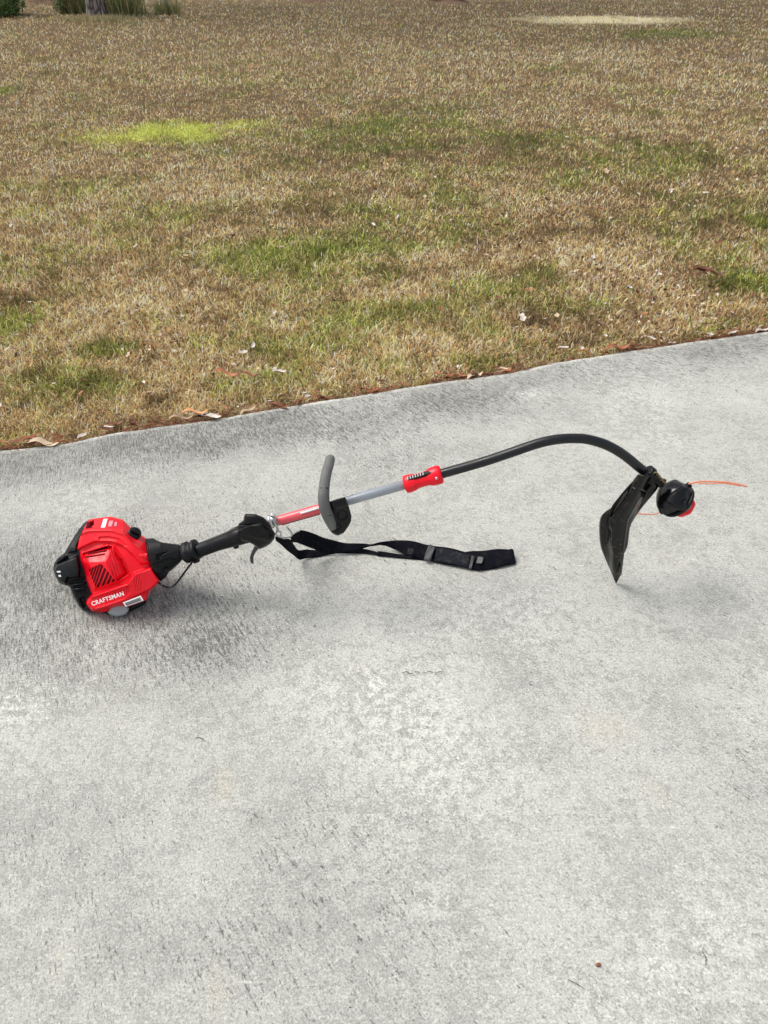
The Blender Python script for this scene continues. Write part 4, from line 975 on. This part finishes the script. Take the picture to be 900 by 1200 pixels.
pal = np.array([(.22, .07, .035), (.12, .045, .025), (.32, .13, .07), (.40, .27, .16), (.06, .03, .02)])[rng.integers(0, 5, nl)]
col = np.ones((nl, 4, 4), np.float32); col[:, :, :3] = pal[:, None]; lm.color_attributes.new('tint', 'FLOAT_COLOR', 'POINT').data.foreach_set('color', col.ravel())
tag(link('leaf_litter', lm), 'brown needles and crumbled leaf litter along the driveway edge', 'litter', kind='stuff')

# ---- crumbled leaf scraps through the turf, thickest to the right and near the concrete
nf = 26000
fu = rng.uniform(-150, 1050, nf); fv = rng.uniform(60, 520, nf)
fy_ = (fv-600)/FPX; fd = (CAM_H-LZ)/(st+fy_*ct); fx = (fu-450)/FPX*fd; fy = (ct-fy_*st)*fd
cl_ = fbm(fx*1.6, fy*1.6, 19, 4)
pk = (.05+.75*np.exp(-((fu-760)/210)**2-((fv-315)/85)**2)+.22*(fv > 370))*sstep(.38, .62, cl_)*1.5
kp_ = (fy > edge_y(fx)+.01) & (rng.random(nf) < pk); fx, fy, fd = fx[kp_], fy[kp_], fd[kp_]; nf = len(fx)
sz = rng.uniform(.007, .023, nf)*np.clip(fd/3.5, .8, 1.5); fa = rng.uniform(0, 6.28, nf)
d1 = np.stack([np.cos(fa), np.sin(fa), rng.normal(0, .4, nf)], -1)*sz[:, None]/2; d2 = np.stack([-np.sin(fa), np.cos(fa), rng.normal(0, .7, nf)], -1)*sz[:, None]*.28
fc = np.stack([fx, fy, lawn_z(fx, fy)+rng.uniform(.014, .028, nf)], -1)
fm = mesh_np('leaf_scraps', np.stack([fc-d1, fc-d2*.9+d1*.1, fc+d1, fc+d2], 1).reshape(-1, 3), np.arange(nf*4), np.full(nf, 4), [M['blade']], smooth=False)
pal = np.array([(.62, .48, .40), (.30, .14, .10), (.16, .07, .05), (.46, .28, .20), (.75, .66, .57), (.10, .055, .04)])[rng.choice(6, nf, p=[.2, .2, .2, .18, .1, .12])]*(.7+.5*rng.random(nf))[:, None]
col = np.ones((nf, 4, 4), np.float32); col[:, :, :3] = pal[:, None]; fm.color_attributes.new('tint', 'FLOAT_COLOR', 'POINT').data.foreach_set('color', col.ravel())
tag(link('leaf_scraps', fm), 'pinkish brown crumbled leaf scraps caught in the turf', 'leaf litter', kind='stuff')

# ---- small bits on the concrete
def twig(name, pts, r, label, mat='twig', cat='twig'):
    b = at_z(*pts[0]); o = tube(name, [at_z(u, v, .003) for u, v in pts], r, M[mat], None, k=4, seg=6); tag(o, label, cat); return o
twig('twig', [(823, 1115), (827, 1122), (827, 1131)], .0005, 'thin dark curved twig on the concrete at the lower right')
twig('twig', [(666, 1148), (676, 1153), (684, 1158)], .0004, 'faint thin twig on the concrete below the brown seed')
twig('twig', [(229, 865), (234, 864), (239, 867)], .0007, 'tiny black bent twig on the concrete left of centre')
sdp = at_z(701, 1131.5, .003)
sdo = lathe('seed', sdp-Vector((.004, 0, 0)), (1, .3, 0), [(0, .0008), (.002, .0028), (.005, .0034), (.008, .0022), (.0095, .0006)], M['leaf_brown'], None, 10); tag(sdo, 'small dark brown seed on the pale concrete near the bottom', 'seed')
for (u, v, mk, lab) in ((863, 458, 'leaf_brown', 'speck of dark leaf on the concrete at the far right'), (828, 447, 'leaf_rust', 'speck of rust leaf on the concrete near the right edge')):
    p = at_z(u, v, .003); put_leaf(p.x, p.y, .003, mk, 4, lab, None, .3, .4, .1)
gn = 240; gx = rng.uniform(-2.2, 2.6, gn); gy = rng.uniform(.3, 3.0, gn); kk = gy < edge_y(gx)-.02; gx, gy = gx[kk], gy[kk]; gn = len(gx)
gs = rng.uniform(.0005, .0012, gn)*np.where(rng.random(gn) < .1, 1.6, 1); ga = rng.uniform(0, 6.28, gn)
base = np.array([(-1, -.6, 0), (1, -.7, 0), (.8, .6, 0), (-.7, .8, 0), (.1, 0, 1.)])
rx_ = base[None, :, 0]*np.cos(ga)[:, None]-base[None, :, 1]*np.sin(ga)[:, None]; ry_ = base[None, :, 0]*np.sin(ga)[:, None]+base[None, :, 1]*np.cos(ga)[:, None]
gv = np.stack([gx[:, None]+rx_*gs[:, None]*1.3, gy[:, None]+ry_*gs[:, None], .0025+base[None, :, 2]*gs[:, None]], -1)
gf = (np.arange(gn)*5)[:, None]+np.array([[0, 1, 4, 1, 2, 4, 2, 3, 4, 3, 0, 4]])
tag(link('grit', mesh_np('grit', gv.reshape(-1, 3), gf, np.full(gn*4, 3), [M['twig'], M['leaf_brown'], M['leaf_tan']], smooth=False, midx=np.repeat(rng.choice(3, gn, p=[.5, .25, .25]), 4))), 'dark grit and crumbs scattered thinly over the concrete', 'grit', kind='stuff')
# ragged hairline crack with dirt in it
cvs = []; cfs = []
pts = [(463+k*2.1+random.uniform(-.6, .6), 788.5+2.2*math.sin(k*.9)*random.random()-k*.03) for k in range(28)]
for k in range(27):
    if random.random() < .25: continue
    a, b = at_z(*pts[k], .0042), at_z(*pts[k+1], .0042); w_ = random.uniform(.0006, .0017); i = len(cvs)
    cvs += [a+Vector((0, w_, 0)), a-Vector((0, w_, 0)), b-Vector((0, w_*.6, 0)), b+Vector((0, w_*.6, 0))]; cfs.append((i, i+1, i+2, i+3))
tag(obj_py('crack', cvs, cfs, M['twig'], None, smooth=False), 'short dark hairline crack in the middle of the concrete', 'crack', kind='structure')

# ================================================================ TREES AND SHRUBS AT THE FAR SIDE OF THE LAWN
def trunk_mesh(name, h, r0, r1, flare=1.7, mat='bark', bend=.15):
    seg, n = 24, 40; vs = []; fs = []
    for i in range(n+1):
        t = i/n; z = h*t**1.6; r = (r0+(r1-r0)*t**1.2)*(1+(flare-1)*math.exp(-z/.18))
        for j in range(seg):
            a = 2*math.pi*j/seg; rr = r*(1+.06*mnoise.noise(Vector((math.cos(a)*2.5, math.sin(a)*2.5, z*2)))+.10*math.exp(-z/.25)*math.cos(5*a))
            vs.append((math.cos(a)*rr+bend*t*t, math.sin(a)*rr, z-.08))
    for i in range(n):
        for j in range(seg):
            a = i*seg+j; b = i*seg+(j+1) % seg; fs.append((a, b, b+seg, a+seg))
    me = bpy.data.meshes.new(name); me.from_pydata(vs, [], fs); me.materials.append(M[mat]); me.update()
    for p in me.polygons: p.use_smooth = True
    return me
def leaf_cloud(name, centres, n, size, mats, aspect=.35, jitter=1.0):
    c = np.array(centres, float); i = rng.integers(0, len(c), n)
    d = rng.normal(0, 1, (n, 3)); d /= np.linalg.norm(d, axis=1)[:, None]; rr = rng.random(n)**.45
    p = c[i, :3]+d*(rr*c[i, 3])[:, None]*np.array([1, 1, .75])
    ax = rng.normal(0, 1, (n, 3)); ax /= np.linalg.norm(ax, axis=1)[:, None]; bx_ = np.cross(ax, rng.normal(0, 1, (n, 3))); bx_ /= np.linalg.norm(bx_, axis=1)[:, None]
    L_ = size*(.6+.8*rng.random(n))[:, None]; v = np.stack([p-ax*L_/2, p+bx_*L_*aspect/2, p+ax*L_/2, p-bx_*L_*aspect/2], 1)
    me = mesh_np(name, v.reshape(-1, 3), np.arange(n*4), np.full(n, 4), mats, smooth=False, midx=rng.integers(0, len(mats), n))
    return me
tm = trunk_mesh('trunk', 13, .125, .05)
cen = []; limbs_v = []; limbs_f = []
for k in range(26):
    z = random.uniform(6.5, 13); a = random.uniform(0, 6.28); r = (14.2-z)*.32*random.uniform(.5, 1); cen.append((math.cos(a)*r+.1, math.sin(a)*r, z+.3, random.uniform(.45, .8)))
    p0 = Vector((.1, 0, z-.4)); p1 = Vector((math.cos(a)*r, math.sin(a)*r, z+.2)); w_ = (p1-p0).normalized().orthogonal()*.03; w2 = (p1-p0).normalized().cross(w_)
    i = len(limbs_v); limbs_v += [p0+w_, p0+w2, p0-w_, p0-w2, p1]; limbs_f += [(i, i+1, i+4), (i+1, i+2, i+4), (i+2, i+3, i+4), (i+3, i, i+4)]
lb = bpy.data.meshes.new('limb'); lb.from_pydata([tuple(q) for q in limbs_v], [], limbs_f); lb.materials.append(M['bark'])
crown = leaf_cloud('crown', cen, 9000, .26, [M['leaf_green'], M['leaf_olive']], .12)
def tree(u, v, label, sc=1., rz=0.):
    p = at_z(u, v, -.03); t = empty('pine_tree', p); t.rotation_euler.z = rz; t.scale = (sc,)*3
    tag(t, label, 'tree', 'pine trees at the far side of the lawn')
    for nm, me in (('trunk', tm), ('crown', crown), ('limb', lb)):
        o = bpy.data.objects.new(nm, me); COL.objects.link(o); o.parent = t
    return t, p
def mound(u, v, du, hgt, parent_p, label):
    c = at_z(u, v, -.03); rx = abs(at_z(u+du, v).x-c.x); vs = []; fs = []; seg, rn = 40, 8
    for i in range(rn+1):
        t = i/rn
        for j in range(seg):
            a = 2*math.pi*j/seg; k = 1+.25*mnoise.noise(Vector((math.cos(a)*1.5+u, math.sin(a)*1.5, .3)))
            vs.append((c.x+math.cos(a)*rx*t*k, c.y+math.sin(a)*rx*.8*t*k, -.06+(hgt+.03)*(1-t**1.6)+.02*mnoise.noise(Vector((t*5, a*3, u)))))
    for i in range(rn):
        for j in range(seg):
            a = i*seg+j; b = i*seg+(j+1) % seg; fs.append((a, b, b+seg, a+seg))
    o = obj_py('mulch_mound', vs, fs, M['mulch']); tag(o, label, 'mulch', kind='structure'); return o
def tuft(name, u, v, du, h, n, green, label, cat, group=None):
    p = at_z(u, v, -.03); r = abs(at_z(u+du, v).x-p.x)
    q = rng.normal(0, .45, (n, 2))*r; P_ = np.stack([p.x+q[:, 0], p.y+q[:, 1]*.7, np.full(n, -.03)], -1)
    pal = np.array([(.16, .21, .07), (.24, .28, .11), (.46, .40, .23), (.58, .46, .29), (.36, .30, .17)]); pr = np.array([.3, .3, .14, .12, .14]) if green else np.array([.08, .14, .28, .32, .18])
    me = make_blades(P_.astype(np.float32), h*(.4+.7*rng.random(n)), np.full(n, .009), (pal[rng.choice(5, n, p=pr/pr.sum())]*(.7+.5*rng.random(n))[:, None]).astype(np.float32), np.abs(rng.normal(.3, .42, n)), name)
    me.transform(Matrix.Translation(-p)); o = bpy.data.objects.new(name, me); COL.objects.link(o); o.location = p; return tag(o, label, cat, group)
def shrub(u, v, du, h, n, label, mats):
    p = at_z(u, v, -.03); r = abs(at_z(u+du, v).x-p.x); t = empty('shrub', p)
    cs_ = [(random.gauss(0, r*.42), random.gauss(0, r*.35), random.uniform(.15, .85)*h, r*random.uniform(.35, .55)) for _ in range(14)]
    cs_ = [(a, b, max(c, d*.75), d) for a, b, c, d in cs_]
    o = bpy.data.objects.new('foliage', leaf_cloud('foliage', cs_, n, .06, mats, .4)); COL.objects.link(o); o.parent = t
    sv = []; sf = []
    for a, b, c, d in cs_:
        i = len(sv); sv += [(a*.1, b*.1, -.03), (a*.1+.012, b*.1, -.03), (a*.1, b*.1+.012, -.03), (a, b, c)]; sf += [(i, i+1, i+3), (i+1, i+2, i+3), (i+2, i, i+3)]
    me = bpy.data.meshes.new('stem'); me.from_pydata(sv, [], sf); me.materials.append(M['bark']); o = bpy.data.objects.new('stem', me); COL.objects.link(o); o.parent = t
    return tag(t, label, 'shrub')
tree(115, 22, 'nearest pine tree with scaly trunk rising from dry grass tufts', 1.2, .3)
tree(48, 2, 'pine tree behind and left of the nearest pine, on a low reddish mound', 1.0, 1.9)
tree(527, 1, 'pine tree with dark mulch at its foot, beyond the middle of the lawn', 1.1, 3.3)
tree(362, -2, 'farthest pine tree, between the nearest pine and the middle one', 1.0, 4.9)
mound(114, 24, 46, .06, None, 'low litter mound around the foot of the nearest pine')
mound(50, 3, 20, .10, None, 'reddish mulch mound under the pine behind the nearest one')
mound(530, 2, 27, .05, None, 'dark mulch mound under the middle pine')
mound(362, 0, 22, .07, None, 'dark mulch mound under the farthest pine')
tuft('grass_tuft', 90, 17, 12, .55, 600, True, 'green and brown tall grass tuft on the left of the nearest pine trunk', 'grass tuft')
tuft('grass_tuft', 146, 20, 18, .60, 1000, True, 'wide green and tan tall grass tuft on the right of the nearest pine trunk', 'grass tuft')
tag(tuft('straw_litter', 114, 25, 46, .11, 2600, False, 'matted dry straw and needles over the mound around the nearest pine', 'litter'), kind='stuff')
tuft('grass_tuft', 120, 27, 16, .16, 220, False, 'low dry straw tuft in front of the nearest pine trunk', 'grass tuft')
tuft('grass_tuft', 197, 18, 11, .36, 330, True, 'small green tuft around the slim pale trunk right of the nearest pine', 'grass tuft')
tuft('grass_tuft', 50, 3, 14, .4, 400, True, 'dark green tuft on the reddish mound behind the nearest pine', 'grass tuft')
shrub(530, 1.5, 20, .22, 2500, 'low dark clump at the foot of the middle pine', [M['leaf_brown'], M['leaf_green']])
tuft('grass_tuft', 532, 1, 18, .2, 200, False, 'dim dry tuft at the foot of the middle pine', 'grass tuft')
shrub(2, 20, 22, .6, 6000, 'dense dark green shrub at the far left corner of the lawn', [M['leaf_green']])
shrub(150, 17, 15, .5, 2600, 'low olive shrub growing through the tuft right of the nearest pine', [M['leaf_olive'], M['leaf_green']])
shrub(86, 17, 12, .55, 3000, 'sparse green shrub beside the tuft left of the nearest pine', [M['leaf_green'], M['leaf_olive']])
pt = at_z(195, 17, -.03); yt = empty('young_tree', pt); tag(yt, 'slim young tree with pale bluish grey trunk right of the nearest pine', 'tree')
for nm, me in (('trunk', trunk_mesh('trunk', 3.2, .045, .015, 1.3, 'pale_bark', .3)), ('crown', leaf_cloud('crown', [(random.gauss(.25, .4), random.gauss(0, .4), random.uniform(2.2, 3.5), .35) for _ in range(14)], 2500, .08, [M['leaf_green'], M['leaf_olive']], .4))):
    o = bpy.data.objects.new(nm, me); COL.objects.link(o); o.parent = yt
